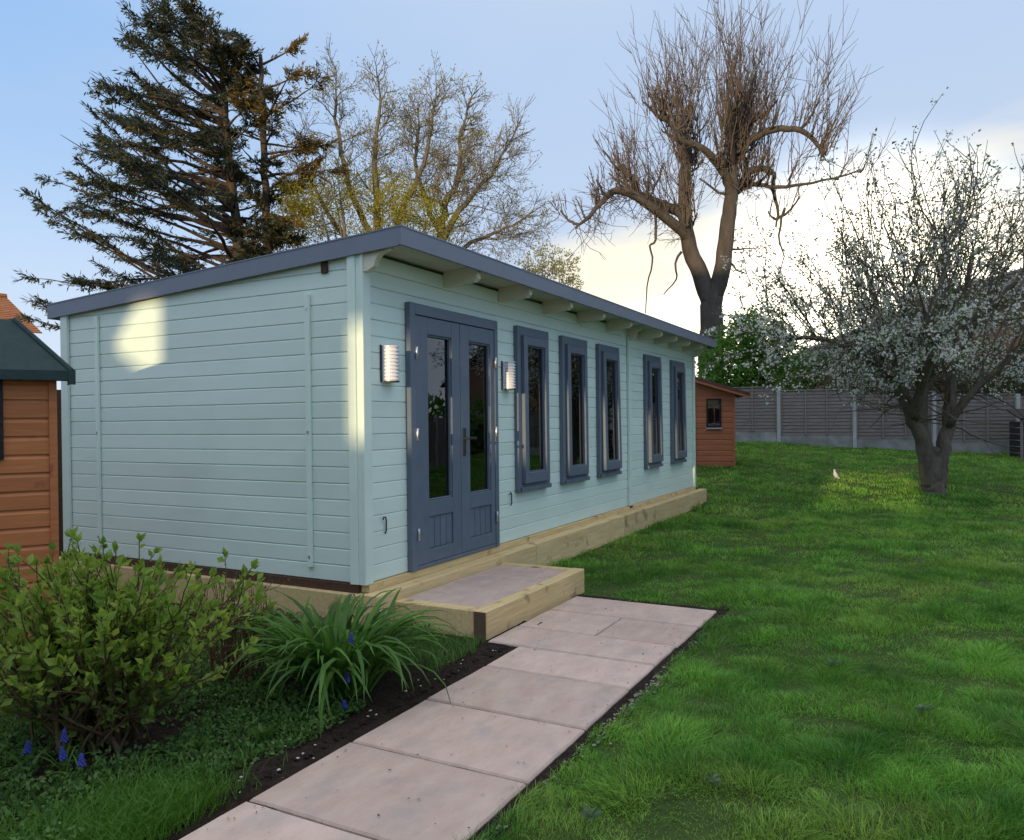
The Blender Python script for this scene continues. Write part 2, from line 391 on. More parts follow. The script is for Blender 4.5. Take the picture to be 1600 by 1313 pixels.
M['lampwhite']=pm('pale_lamp_body',(.66,.67,.74),(.72,.73,.79),6,(1,1,1),.3,.4,0,10,.01,.5,.02)
M['dark_int']=pm('dim_interior',(.42,.39,.34),(.5,.46,.40),4,(1,1,1),.8,.8,0,10,.01,.2,.02)
M['floor_int']=pm('oak_floor',(.20,.13,.075),(.26,.17,.10),4,(.4,5,5),.5,.6,0,10,.01,.3,.02)
M['tile']=pm('orange_clay_tile',(.30,.115,.05),(.40,.17,.075),4,(1,1,1),.8,.8,.3,20,.01,.2,.1)
M['slate']=pm('dark_grey_roof_tile',(.055,.055,.06),(.085,.085,.09),5,(1,1,1),.7,.8,.3,20,.01,.3,.1)
M['render']=pm('cream_render',(.55,.48,.36),(.62,.55,.42),3,(1,1,1),.9,.9,.2,40,.005,.2,.02)
M['brick']=pm('brown_brick',(.20,.11,.075),(.26,.15,.10),9,(1,1,3),.9,.9,.3,20,.01,.2,.02)
M['pebble']=pm('pale_pebble',(.30,.28,.26),(.46,.44,.42),9,(1,1,1),.8,.8,.3,30,.004,.2,.3)
M['grit']=pm('dull_grit',(.13,.115,.10),(.24,.22,.20),9,(1,1,1),.9,.9,.3,30,.004,.2,.3)
M['darkwood']=pm('black_brown_board',(.018,.017,.018),(.035,.033,.034),6,(.6,5,5),.8,.8,.3,20,.004,.2,.1)
M['hedge']=leafmat('evergreen_hedge_leaves',(.025,.05,.018),(.06,.10,.03),.25,.5,.9)
def glassmat():
    m,N,K=new_mat('window_glass')
    out=N.new('ShaderNodeOutputMaterial'); t=N.new('ShaderNodeBsdfTransparent'); g=N.new('ShaderNodeBsdfGlossy'); ms=N.new('ShaderNodeMixShader'); fr=N.new('ShaderNodeFresnel')
    t.inputs[0].default_value=(.50,.55,.55,1); g.inputs['Roughness'].default_value=.015; fr.inputs[0].default_value=1.55
    no=N.new('ShaderNodeTexNoise'); no.inputs['Scale'].default_value=2.5; tc=N.new('ShaderNodeTexCoord'); K.new(tc.outputs['Object'],no.inputs[0])
    bp=N.new('ShaderNodeBump'); bp.inputs['Strength'].default_value=.03; bp.inputs['Distance'].default_value=.02; K.new(no.outputs[0],bp.inputs['Height']); K.new(bp.outputs[0],g.inputs['Normal'])
    mu=N.new('ShaderNodeMath'); mu.operation='MULTIPLY'; mu.inputs[1].default_value=2.0; mu.use_clamp=True; K.new(fr.outputs[0],mu.inputs[0])
    K.new(mu.outputs[0],ms.inputs[0]); K.new(t.outputs[0],ms.inputs[1]); K.new(g.outputs[0],ms.inputs[2]); K.new(ms.outputs[0],out.inputs[0])
    return m
M['glass']=glassmat()

# ------------------------------------------------------------------ ground
def ground_sheet():
    xs=np.concatenate([np.linspace(-400,-12,14),np.linspace(-10,40,126),np.linspace(44,500,14)])
    ys=np.concatenate([np.linspace(-400,-22,14),np.linspace(-20,30,126),np.linspace(34,500,14)])
    X,Y=np.meshgrid(xs,ys,indexing='ij'); Z=ground_z(X,Y)
    n,m=X.shape; V=np.stack([X,Y,Z],-1).reshape(-1,3)
    i=np.arange(n-1)[:,None]*m+np.arange(m-1)[None,:]; F=np.stack([i,i+m,i+m+1,i+1],-1).reshape(-1,4)
    return np_mesh('lawn',V,F,M['lawn'],True)
lawn=link('lawn',ground_sheet()); tag(lawn,kind='structure')

# dark soil bed: a slightly mounded sheet left of the path, with the notch by the step
def soil_z(x,y): return -0.302+0.035*mnoise.noise(Vector((x*1.3,y*1.3,0)))+0.012*mnoise.noise(Vector((x*7,y*7,3)))
def soil_bed():
    mb=MB(); nx,ny=90,84
    x0,x1,y0,y1=-6.2,0.62,-1.3,4.6
    for i in range(nx+1):
        for j in range(ny+1):
            x=x0+(x1-x0)*i/nx; y=y0+(y1-y0)*(j/ny)**1.2
            mb.v.append((x,y,max(soil_z(x,y),-0.296) if y>-1.1 else -0.302))
    for i in range(nx):
        for j in range(ny):
            a=i*(ny+1)+j; mb.f.append((a,a+ny+1,a+ny+2,a+1))
    return mb.build('soil_bed',M['soil'],None,True,False)
tag(soil_bed(),kind='structure')
# thin bare-soil margin between paving and turf
def margin():
    mb=MB(); pts=[]
    for i in range(60):
        x=-4.6+i*(1.72+4.6)/59
        w=0.055+0.03*mnoise.noise(Vector((x*3,0,1)))+(0.05 if -0.8<x<0.1 else 0)
        pts.append((x,-1.95,-2.06-w))
    for (x,a,b) in pts: mb.v+= [(x,a,-0.304),(x,b,-0.304)]
    for i in range(59): mb.f.append((2*i,2*i+1,2*i+3,2*i+2))
    o=len(mb.v)
    for i in range(30):
        y=-2.1+i*1.25/29; w=0.05+0.02*mnoise.noise(Vector((y*4,7,1))); mb.v+=[(1.5,y,-0.3035),(1.55+w,y,-0.3035)]
    for i in range(29): mb.f.append((o+2*i,o+2*i+1,o+2*i+3,o+2*i+2))
    return mb.build('soil_edge',M['soil'],None,False)
tag(margin(),kind='structure')

# ------------------------------------------------------------------ path of sandstone slabs
path=empty('path',(0,0,-0.31)); tag(path,kind='structure')
def slab(x0,x1,y0,y1,top,parent,thick=0.045,base=None):
    """slab with slightly riven edges"""
    mb=MB(); n=9; ring=[]
    cx,cy=(x0+x1)/2,(y0+y1)/2
    per=[]
    for k in range(n): per.append((x0+(x1-x0)*k/n,y0))
    for k in range(n): per.append((x1,y0+(y1-y0)*k/n))
    for k in range(n): per.append((x1-(x1-x0)*k/n,y1))
    for k in range(n): per.append((x0,y1-(y1-y0)*k/n))
    o=random.random()*50
    lev=[]
    for dz,inset in ((-thick,0.0),(-0.008,0.0),(0,0.007)):
        r=[]
        for (x,y) in per:
            j=0.004*mnoise.noise(Vector((x*9+o,y*9,dz*5)))
            dx=inset*(1 if x<cx else -1)+j; dy=inset*(1 if y<cy else -1)+j
            r.append((x+dx-cx,y+dy-cy,dz))
        lev.append(r)
    m=len(per)
    for r in lev: mb.v+=r
    for a in range(2):
        for k in range(m): mb.f.append((a*m+k,a*m+(k+1)%m,(a+1)*m+(k+1)%m,(a+1)*m+k))
    mb.f.append(tuple(2*m+k for k in range(m)))
    ob=mb.build('paving_slab',M['slab'],parent)
    px,py,pz=(parent.location if parent else (0,0,0))
    ob.location=(cx-px,cy-py,top-pz); return ob
PATH_T=-0.288
js=[-4.55,-3.93,-3.33,-2.735,-2.135,-1.545,-0.965,-0.375]
g_=0.0075
for a,b in zip(js[:-1],js[1:]): slab(a+g_,b-g_,-2.035,-1.165,PATH_T+random.uniform(-.003,.003),path)
slab(-0.375+g_,0.055-g_,-2.035,-1.165,PATH_T,path)
slab(0.055+g_,0.47-g_,-2.035,-0.935,PATH_T+.002,path)
slab(0.47+g_,0.98-g_,-2.045,-1.50,PATH_T-.002,path); slab(0.47+g_,0.98-g_,-1.49,-0.935,PATH_T+.001,path)
slab(0.98+g_,1.47,-2.05,-0.935,PATH_T,path)

# ------------------------------------------------------------------ step
step=empty('garden_step',(0.9,-0.55,-0.31)); tag(step,'low timber edged step with two pink slabs set in its top, under the double doors','step')
def rel(o,parent): o.location=Vector(o.location)-Vector(parent.location); return o
sx0,sx1,sy0=0.10,1.72,-0.905
rel(MB().box(sx0,sx1,sy0,sy0+.10,-.325,-.115,.006).build('sleeper',M['timber'],step),step)
rel(MB().box(sx0+.004,sx0+.104,sy0+.102,-.166,-.322,-.117,.006,None).build('sleeper',M['timber'],step),step)
rel(MB().box(sx1-.104,sx1-.002,sy0+.102,-.166,-.322,-.117,.006).build('sleeper',M['timber'],step),step)
eg=MB().box(sx0-.003,sx0+.001,sy0+.006,sy0+.094,-.318,-.121).build('end_grain',M['endgrain'],step); rel(eg,step); eg['label']='dark sawn end of the front sleeper'
slab(sx0+.108,1.10,sy0+.104,-.17,-.119,step,.05); slab(1.106,sx1-.108,sy0+.104,-.17,-.121,step,.05)
rel(MB().box(sx0+.105,sx1-.105,sy0+.102,-.17,-.32,-.172).build('infill',M['soil'],step),step)

# ------------------------------------------------------------------ timber foundation
L_,W_=8.552,3.351
base=empty('foundation_frame',(0,0,-0.31)); tag(base,'pale timber sleeper plinth running under the pale green garden room','plinth')
cuts=[-.07,2.33,4.74,7.15,8.76]
for a,b in zip(cuts[:-1],cuts[1:]):
    rel(MB().box(a+.002,b-.002,-.160,-.035,-.36,-.05+random.uniform(-.003,.003),.006).build('sleeper',M['timber'],base),base)
for a,b in ((-.03,1.6),(1.604,3.5)):
    o=MB().box(a,b,-.06,.065,-.36,-.062,.006).build('sleeper',M['timber'],base); o.matrix_local=Matrix.Translation((0,0,0)); 
    me=o.data; me.transform(Matrix(((0,-1,0,0),(1,0,0,0),(0,0,1,0),(0,0,0,1)))); rel(o,base)
rel(MB().box(.012,L_-.01,-.03,.04,-.055,-.003).build('bearer',M['timber'],base),base)
rel(MB().box(-.022,.028,.045,W_-.01,-.068,-.003).build('bearer',M['timber_dark'],base),base)
rel(MB().box(.05,L_,W_-.06,W_,-.3,-.003).build('bearer',M['timber_dark'],base),base)

# ------------------------------------------------------------------ garden room
room=empty('garden_room',(0,0,0)); tag(room,'long pale green log garden room with slate blue double doors and a low sloping roof','garden room')
PITCH=0.1145
def roof_u(y): return 2.315-0.0556*(y+0.0)      # underside of the roof deck
def board(poly, thick, axis, at, out):
    """log board: outline in (along, z), chamfered on the outer face"""
    c=0.006
    n=len(poly); P=[]
    ins=[]
    z0=min(p[1] for p in poly); z1=max(p[1] for p in poly)
    for (a,z) in poly:
        zz=z
        if abs(z-z0)<1e-6: zz=z+c
        else: zz=z-c
        ins.append((a,zz))
    lay=[(ins,at),(poly,at+out*c*-1.0),(poly,at-out*thick)]
    for pr,t in lay:
        for (a,z) in pr: P.append((a,t,z) if axis=='x' else (t,a,z))
    f=[tuple(range(n)),tuple(range(3*n-1,2*n-1,-1))]
    for l in range(2):
        for i in range(n): f.append((l*n+i,l*n+(i+1)%n,(l+1)*n+(i+1)%n,(l+1)*n+i))
    mb=MB(); mb.poly(P,f); return mb
# gable end: horizontal logs, cut to the roof slope at the top
e=.0008
for r in range(21):
    z0,z1=r*PITCH+e,(r+1)*PITCH-e
    ya,yb=.03,W_-.03
    top=lambda y: roof_u(y)-.005
    if z0>=top(ya)-.004: break
    if z1<=top(yb): poly=[(ya,z0),(yb,z0),(yb,z1),(ya,z1)]
    else:
        yc=(2.315-.005-z1)/.0556            # where the slope cuts the board's top edge
        ye=min(yb,(2.315-.005-z0)/.0556)
        if yc<=ya: poly=[(ya,z0),(ye,z0),(ya,top(ya))] if ye<yb else [(ya,z0),(yb,z0),(yb,top(yb)),(ya,top(ya))]
        else: poly=[(ya,z0),(ye,z0),(yc,z1),(ya,z1)] if ye<yb else [(ya,z0),(yb,z0),(yb,top(yb)),(yc,z1),(ya,z1)]
    board(poly,.044,'y',0.0,-1).build('log_board',M['paint'],room)
DOOR=(.497,1.825,0.0,2.004)
WX=[2.212,3.225,4.255,5.977,7.218]; WW=.675; WB,WT=.44,2.009
opn=[(DOOR[0]+.05,DOOR[1]-.05,-1,DOOR[3]-.05)]+[(x+.05,x+WW-.05,WB+.06,WT-.06) for x in WX]
for r in range(20):
    z0,z1=r*PITCH+e,(r+1)*PITCH-e
    if z1>2.30: z1=2.30
    zc=(z0+z1)/2; segs=[(.03,5.355),(5.356,L_-.03)]
    for (a,b,c0,c1) in opn:
        if c0<zc<c1:
            ns=[]
            for (p,q) in segs:
                if b<=p or a>=q: ns.append((p,q)); continue
                if a>p: ns.append((p,a))
                if b<q: ns.append((b,q))
            segs=ns
    for (p,q) in segs:
        board([(p,z0),(q,z0),(q,z1),(p,z1)],.044,'x',0.0,-1).build('log_board',M['paint'],room)
# back and far walls
MB().box(.05,L_-.05,W_-.05,W_-.004,0,2.10).build('back_wall',M['paint'],room)
MB().prism([(.05,0),(W_-.05,0),(W_-.05,2.10),(.05,2.28)],L_-.05,L_-.004,'x').build('end_wall',M['paint'],room)
MB().box(.05,L_-.055,.05,W_-.055,-.03,.004).build('floor',M['floor_int'],room)
MB().box(5.33,5.38,.048,W_-.056,.006,2.08).build('partition',M['dark_int'],room)
# corner posts and joint cover
def part(mb,name,mat,parent=None,sm=False): return mb.build(name,M[mat],parent or room,sm)
part(MB().box(-.030,-.003,.035,.105,-.002,roof_u(.1)-.004,.004),'corner_post','paint')
part(MB().box(-.026,.062,-.030,-.002,-.002,roof_u(0)-.006,.004),'corner_post','paint')
part(MB().box(-.018,-.0005,-.001,.034,-.001,roof_u(.03)-.004),'corner_post','paint')
part(MB().box(-.030,-.003,W_-.105,W_-.01,-.002,roof_u(W_)-.004,.004),'corner_post','paint')
part(MB().box(L_-.062,L_+.02,-.030,-.002,-.002,roof_u(0)-.006,.004),'corner_post','paint')
part(MB().box(5.315,5.395,-.036,-.003,.004,2.19,.004),'joint_cover','paint')
part(MB().box(5.312,5.398,-.040,-.002,-.022,.003,.002),'cover_foot','black')
# storm braces on the gable
for y,zt in ((.478,2.03),(2.853,2.05)):
    br=part(MB().box(-.024,-.002,y-.022,y+.022,.085,zt,.003),'storm_brace','paint')
    for z in (.16,1.05,zt-.1): part(MB().box(-.029,-.0245,y-.007,y+.007,z-.012,z+.012,.001),'bolt','steel',br)
part(MB().box(-.016,-.001,.288,.348,2.165,2.248,.003),'vent_block','timber_dark')
# roof
RX0,RX1,RY0,RY1=-.045,L_+.08,-.369,3.499
def slope_box(x0,x1,y0,y1,d0,d1):
    """slab following the roof slope; d measured from the deck underside"""
    P=[(x0,y0,roof_u(y0)+d0),(x1,y0,roof_u(y0)+d0),(x1,y1,roof_u(y1)+d0),(x0,y1,roof_u(y1)+d0),(x0,y0,roof_u(y0)+d1),(x1,y0,roof_u(y0)+d1),(x1,y1,roof_u(y1)+d1),(x0,y1,roof_u(y1)+d1)]
    return MB().poly(P,[(0,3,2,1),(4,5,6,7),(0,1,5,4),(1,2,6,5),(2,3,7,6),(3,0,4,7)])
# boarding seen under the overhang
nb=4; yy=np.linspace(RY0+.024,-.005,nb+1)
for a,b in zip(yy[:-1],yy[1:]): part(slope_box(RX0+.024,RX1-.024,a+.001,b-.001,0.0,.019),'soffit_board','soffit')
part(slope_box(RX0+.024,RX1-.024,-.004,RY1-.024,0.001,.02),'roof_deck','soffit')
part(slope_box(RX0+.004,RX1-.004,RY0+.004,RY1-.004,.052,.064),'roof_felt','felt')
# edge trim: front and gable faces, with a small top lip
part(slope_box(RX0,RX1,RY0,RY0+.022,-.052,.066),'front_fascia','fascia')
part(slope_box(RX0,RX0+.022,RY0+.0225,RY1,-.055,.066),'gable_fascia','fascia')
part(slope_box(RX1-.022,RX1,RY0+.0225,RY1,-.055,.066),'gable_fascia','fascia')
part(slope_box(RX0+.023,RX1-.023,RY1-.022,RY1,-.055,.066),'back_fascia','fascia')
part(slope_box(RX0-.004,RX0+.05,RY0-.004,RY1+.004,.0665,.076),'edge_trim','fascia')
part(slope_box(RX0+.051,RX1+.004,RY0-.004,RY0+.05,.0665,.076),'edge_trim','fascia')
# rafters carried out under the eaves
def rafter(x,w=.058,y0=-.315,h=.122):
    y1=.0
    P=[]
    for xx in (x-w/2,x+w/2):
        P+=[(xx,y0,roof_u(y0)-.001),(xx,y0,roof_u(y0)-h*.80),(xx,y0+.03,roof_u(y0)-h),(xx,y1-.002,roof_u(y1)-h),(xx,y1-.002,roof_u(y1)-.001)]
    f=[(0,1,2,3,4),(9,8,7,6,5)]+[(i,(i+1)%5,5+(i+1)%5,5+i) for i in range(5)]
    return MB().poly(P,f)
for x in (1.05,1.955,2.86,3.745,4.63,5.83,6.52,7.22,7.95): part(rafter(x),'rafter','rafter')
# curved corbels where walls run out under the roof
def corbel(x,w=.05,run=.25):
    prof=[(-.001,roof_u(0)-.002),(-run,roof_u(-run)-.002),(-run,roof_u(-run)-.055)]
    for k in range(1,8):
        a=k/8*math.pi/2; prof.append((-run+.03+(run-.06)*math.sin(a)*.55,roof_u(0)-.05-.115*(1-math.cos(a))))
    prof.append((-.06,roof_u(0)-.172)); prof.append((-.001,roof_u(0)-.172))
    return MB().prism(prof,x-w/2,x+w/2,'x')
c_=corbel(.012,.05,.25); part(c_,'corbel','rafter')
part(corbel(5.355,.05,.21),'corbel','rafter'); part(corbel(L_-.02,.05,.25),'corbel','rafter')
part(MB().prism([(-.34,roof_u(-.34)-.03),(-.34,roof_u(-.34)-.002),(-.002,roof_u(0)-.002),(-.252,roof_u(-.25)-.03)],-.02,.04,'x') if False else MB().box(-.018,.042,-.335,-.252,roof_u(-.3)-.03,roof_u(-.3)-.006),'barge_end','rafter')

# --- glazing bead frame (four mitred bars) used by doors and windows
def ring(x0,x1,z0,z1,wl,wr,wb,wt,y0,y1,b=.003):
    mb=MB(); mb.box(x0,x0+wl,y0,y1,z0,z1,b); mb.box(x1-wr,x1,y0,y1,z0,z1,b)
    mb.box(x0+wl-.0005,x1-wr+.0005,y0+.001,y1-.001,z1-wt,z1-.0005,b); mb.box(x0+wl-.0005,x1-wr+.0005,y0+.001,y1-.001,z0+.0005,z0+wb,b)
    return mb
# --- double doors
dx0,dx1,dz0,dz1=DOOR
mb=MB(); mb.box(dx0,dx0+.068,-.048,.05,.0,dz1,.004); mb.box(dx1-.055,dx1,-.048,.05,.0,dz1,.004); mb.box(dx0+.0675,dx1-.0545,-.047,.049,dz1-.085,dz1-.001,.004); mb.box(dx0+.0675,dx1-.0545,-.04,.049,.001,.03,.003)
part(mb,'door_frame','blue')
mid=1.20
def leaf(x0,x1,gx0,gx1,handle):
    z0,z1=.034,dz1-.09; y0,y1=-.040,.006
    m=MB()
    m.box(x0,gx0,y0,y1,z0,z1,.003); m.box(gx1,x1,y0,y1,z0,z1,.003)
    m.box(gx0-.0005,gx1+.0005,y0+.0008,y1-.001,1.785,z1-.0005,.003); m.box(gx0-.0005,gx1+.0005,y0+.0008,y1-.001,.385,.505,.003); m.box(gx0-.0005,gx1+.0005,y0+.0008,y1-.001,z0+.0005,.135,.003)
    lf=part(m,'door','blue')
    part(MB().box(gx0+.001,gx1-.001,-.004,.002,.506,1.784),'glass_pane','glass',lf)
    bw=.014
    part(ring(gx0+.0005,gx1-.0005,.5055,1.7845,bw,bw,bw,bw,-.028,-.0045,.003),'glazing_bead','blue',lf)
    n=4; pw=(gx1-gx0)/n
    for k in range(n): part(MB().box(gx0+k*pw+.0035,gx0+(k+1)*pw-.0035,-.026,-.004,.137,.383,.004),'panel_board','blue',lf)
    part(MB().box(gx0,gx1,-.003,.003,.135,.385),'panel_back','blue',lf)
    if handle:
        h=MB(); h.box(x0+.028,x0+.062,y0-.012,y0-.0005,.83,1.06,.004); h.box(x0+.030,x0+.05,y0-.055,y0-.012,.965,.985,.003); h.box(x0+.030,x0+.155,y0-.062,y0-.048,.964,.986,.004)
        h.box(x0+.038,x0+.052,y0-.018,y0-.012,.86,.885,.002)
        part(h,'handle','black',lf)
    return lf
lfA=leaf(dx0+.072,mid-.003,.735,1.075,False)
lfB=leaf(mid+.003,dx1-.059,1.345,1.700,True)
for z in (1.63,1.02,.27):
    part(MB().lathe([(.009,-.045),(.011,-.043),(.011,.043),(.009,.045)],(dx0+.070,-.056,z),10),'hinge','steel',lfA,True)
    part(MB().lathe([(.009,-.045),(.011,-.043),(.011,.043),(.009,.045)],(dx1-.057,-.056,z),10),'hinge','steel',lfB,True)
# --- five tall narrow windows, top hung
for i,x in enumerate(WX):
    fr=part(ring(x,x+WW,WB,WT,.068,.068,.075,.085,-.046,.05,.004),'window_frame','blue')
    sl=part(MB().box(x+.03,x+WW-.004,-.066,-.0465,WB+.004,WB+.045,.003),'sill','blue',fr)
    cx0,cx1,cz0,cz1=x+.073,x+WW-.073,WB+.08,WT-.09
    open_=[0.3,0.3,0.9,0.7,0.7][i]
    cs=part(ring(cx0,cx1,cz0,cz1,.078,.068,.10,.085,-.076,-.022,.004).xf(Matrix.Translation((0,0,-cz1))),'casement','blue',fr)
    pn=part(MB().box(cx0+.077,cx1-.067,-.034,-.029,cz0+.099-cz1,-.0845),'glass_pane','glass',cs)
    bd=part(ring(cx0+.0785,cx1-.0685,cz0+.1005,cz1-.0855,.012,.012,.012,.012,-.056,-.0345,.002).xf(Matrix.Translation((0,0,-cz1))),'glazing_bead','blue',cs)
    hd=part(MB().box(cx0+.2,cx0+.3,-.018,-.010,.03+cz0-cz1,.045+cz0-cz1),'stay','black',cs)
    cs.location=(0,0,cz1); cs.rotation_euler=(R(-open_),0,0)
# door hold-back hooks
for x,z in ((.222,.385),(2.112,.395)):
    pts=[(x+.006,-.004,z-.065),(x+.006,-.014,z-.04),(x+.004,-.016,z+.03),(x-.006,-.018,z+.055),(x-.026,-.018,z+.058),(x-.032,-.016,z+.04)]
    part(MB().tube(pts,.0055,6),'door_hook','black',None,True)

# ------------------------------------------------------------------ wall lamps
def lamp(x,z,label):
    t=empty('wall_lamp',(x,0,z)); tag(t,label,'lamp',None)
    MB().box(-.085,-.072,-.012,-.001,-.13,.135,.003).build('back_rail',M['black'],t)
    MB().box(-.07,.055,-.022,-.001,-.125,.13,.003).build('back_plate',M['lampwhite'],t)
    prof=[]
    for k in range(13):
        a=math.pi*k/12; prof.append((.062*math.cos(a),-.022-.075*math.sin(a)))
    MB().prism(prof,-.128,-.120,'z').build('bottom_cap',M['black'],t)
    MB().prism(prof,.122,.130,'z').build('top_cap',M['lampwhite'],t)
    inner=[(a*.86,-.022+(b+.022)*.86) for a,b in prof]
    MB().prism(inner,-.1195,.1215,'z').build('shade',M['lampwhite'],t)
    for k in range(9):
        z0=-.112+k*.0255
        o=MB().prism(prof,z0,z0+.013,'z').build('louvre',M['lampwhite'],t)
    return t
lamp(.278,1.527,'white louvred wall lamp on pale boards left of the blue double doors')
lamp(2.05,1.527,'white louvred wall lamp between the blue doors and the first tall window')

# ------------------------------------------------------------------ left shed with hipped green roof
TH=R(58)
ax=(FH*math.cos(TH)+RH*math.sin(TH)); bx=(FH*math.sin(TH)-RH*math.cos(TH))    # along the wall to the right / away behind it
corner=W(4.9,-2.90)
shed=empty('garden_shed',(corner.x,corner.y,-.31)); shed.rotation_euler=(0,0,math.atan2(ax.y,ax.x))
tag(shed,'orange brown boarded shed with a dark green felt roof, left of the pale green room','shed')
SH=1.755; SLn,SDp=2.5,.44
def spart(mb,n,m,p=None): return mb.build(n,M[m],p or shed)
npch=.1135
for r in range(int(SH/npch)+1):
    z0=r*npch; z1=min(z0+npch-.001,SH)
    segs=[(-SLn,-.035)]
    if 1.25<(z0+z1)/2<1.73: segs=[(-.300,-.035),(-SLn,-1.06)]
    for (p,q) in segs:
        # shiplap: scooped upper edge, lower edge proud
        prof=[(0.0,z0),(-.0,z1-.03),(.010,z1-.012),(.010,z1),(.02,z1),(.02,z0)]
        spart(MB().prism(prof,p,q,'x'),'shiplap_board','shiplap')
spart(MB().box(-.042,.004,-.012,.03,0,SH,.004),'corner_trim','shiplap')
spart(MB().box(-.016,.004,.031,SDp,0,SH),'side_wall','shiplap')
spart(MB().box(-SLn,-.02,SDp-.02,SDp,0,SH),'back_wall','shiplap'); spart(MB().box(-SLn,-SLn+.02,.03,SDp-.022,0,SH),'side_wall','shiplap')
wf=spart(ring(-1.08,-.280,1.22,1.742,.05,.05,.05,.05,-.022,.018,.003),'window_frame','darkwood'); spart(MB().box(-1.035,-.325,-.004,.002,1.265,1.70),'glass_pane','glass',wf)
# hipped roof
ov=.085; ez=SH+.012; x0,x1,y0,y1=-SLn-ov,ov,-ov,SDp+ov; hw=(y1-y0)/2; rise=hw*math.tan(R(48)); rr0,rr1=(x0+hw,(y0+y1)/2,ez+rise),(x1-hw,(y0+y1)/2,ez+rise)
c0,c1,c2,c3=(x0,y0,ez),(x1,y0,ez),(x1,y1,ez),(x0,y1,ez); th=Vector((0,0,-.035))
P=[c0,c1,c2,c3,rr0,rr1]+[tuple(Vector(q)+th) for q in (c0,c1,c2,c3)]
spart(MB().poly(P,[(0,1,5,4),(1,2,5),(2,3,4,5),(3,0,4),(0,6,7,1),(1,7,8,2),(2,8,9,3),(3,9,6,0),(6,9,8,7)]),'roof','green_felt')
# folded felt hanging over the eaves and at the corner
spart(MB().box(x0,x1+.004,y0-.006,y0+.003,ez-.062,ez+.002,.002),'felt_flap','green_felt')
spart(MB().box(x1-.004,x1+.008,y0+.0035,y1,ez-.062,ez+.002,.002),'felt_flap','green_felt')
spart(MB().prism([(x1-.02,y0-.012),(x1+.02,y0-.012),(x1+.02,y0+.03),(x1-.02,y0+.03)],ez-.085,ez+.004,'z'),'felt_corner','green_felt')
hipn=MB(); hipn.tube([c1,rr1],[.016,.016],6); spart(hipn,'hip_ridge','green_felt')

# ------------------------------------------------------------------ far small shed
fc=WG(16.6,3.82)
fs=empty('playhouse',(fc.x,fc.y,fc.z)); fang=math.atan2(-FH.y,-FH.x)
# local x: to the right across the view, local y: away
dirx=(RH*math.cos(R(8))-FH*math.sin(R(8))); fs.rotation_euler=(0,0,math.atan2(dirx.y,dirx.x))
tag(fs,'small red brown playhouse with a square window beyond the far end of the long room','playhouse')
def fpart(mb,n,m,p=None): return mb.build(n,M[m],p or fs)
FWd,FDp,FH_=.84,1.6,1.52
for r in range(13):
    z0=r*.117; z1=min(z0+.116,FH_)
    segs=[(.0,FWd)]
    if .80<(z0+z1)/2<1.44: segs=[(0,.26),(.56,FWd)]
    for p,q in segs: fpart(MB().prism([(.0,z0),(0,z1-.03),(.012,z1-.01),(.012,z1),(.02,z1),(.02,z0)],p,q,'x'),'shiplap_board','redboard')
for r in range(13):
    z0=r*.117; z1=min(z0+.116,FH_)
    fpart(MB().prism([(-1.1,z0),(-1.1,z1),(-.001,z1),(-.001,z0)],-.004,.02,'y'),'shiplap_board','redboard')
fpart(MB().box(FWd-.02,FWd,.02,FDp,0,FH_),'side_wall','redboard'); fpart(MB().box(-1.1,FWd-.021,FDp-.02,FDp,0,FH_),'back_wall','redboard')
fpart(MB().box(-.03,.03,-.02,-.005,0,FH_,.003),'corner_trim','redboard'); fpart(MB().box(FWd-.03,FWd+.01,-.015,.018,0,FH_,.003),'corner_trim','redboard')
fw=fpart(ring(.255,.565,.82,1.45,.035,.035,.04,.035,-.02,.02,.002),'window_frame','darkwood'); fpart(MB().box(.285,.535,-.004,.004,.855,1.42),'glass_pane','glass',fw); fpart(MB().box(.24,.58,-.05,-.021,.80,.83,.002),'sill','concrete',fw)
# lean-to roof falling towards the right
prof=[(-1.3,2.28),(FWd+.30,1.50),(FWd+.30,1.56),(-1.3,2.34)]
fpart(MB().prism(prof,-.16,FDp+.1,'y'),'roof','redfelt')
fpart(MB().prism([(-1.3,2.22),(FWd+.29,1.445),(FWd+.29,1.497),(-1.3,2.277)],-.155,-.135,'y'),'barge_board','redboard')
fpart(MB().prism([(-1.1,FH_+.0005),(FWd-.01,FH_+.0005),(FWd-.01,1.55),(-1.1,2.14)],-.002,.018,'y'),'gable_infill','redboard')

# ------------------------------------------------------------------ back fence
fence=empty('garden_fence',(0,0,0)); tag(fence,'grey weathered panel fence with concrete posts along the far end of the lawn','fence')
fA,fB=W(21.0,7.12),W(19.5,12.62)
fdir=(fB-fA); bay=fdir.length/3; fdir.normalize(); fn=Vector((fdir.y,-fdir.x,0))
if (fn.dot(FH))>0: fn=-fn           # towards the lawn
fence.location=(fA.x,fA.y,0); fence.rotation_euler=(0,0,math.atan2(fdir.y,fdir.x))
sgn=1 if (Matrix.Rotation(math.atan2(fdir.y,fdir.x),3,'Z')@Vector((0,-1,0))).dot(fn)>0 else -1
PH=1.52
def slatpanel():
    mb=MB()
    n=13; hh=(PH-.33)/n
    for k in range(n):
        z0=.0+k*hh
        mb.poly([(.05,-.030,z0-.006),(bay-.05,-.030,z0-.006),(bay-.05,-.030+.016,z0+hh),(.05,-.030+.016,z0+hh),(.05,-.018,z0-.006),(bay-.05,-.018,z0-.006),(bay-.05,-.002,z0+hh),(.05,-.002,z0+hh)],[(0,1,2,3),(4,7,6,5),(0,4,5,1),(3,2,6,7),(0,3,7,4),(1,5,6,2)])
    return mb.mesh('fence_panel',M['fencewood'])
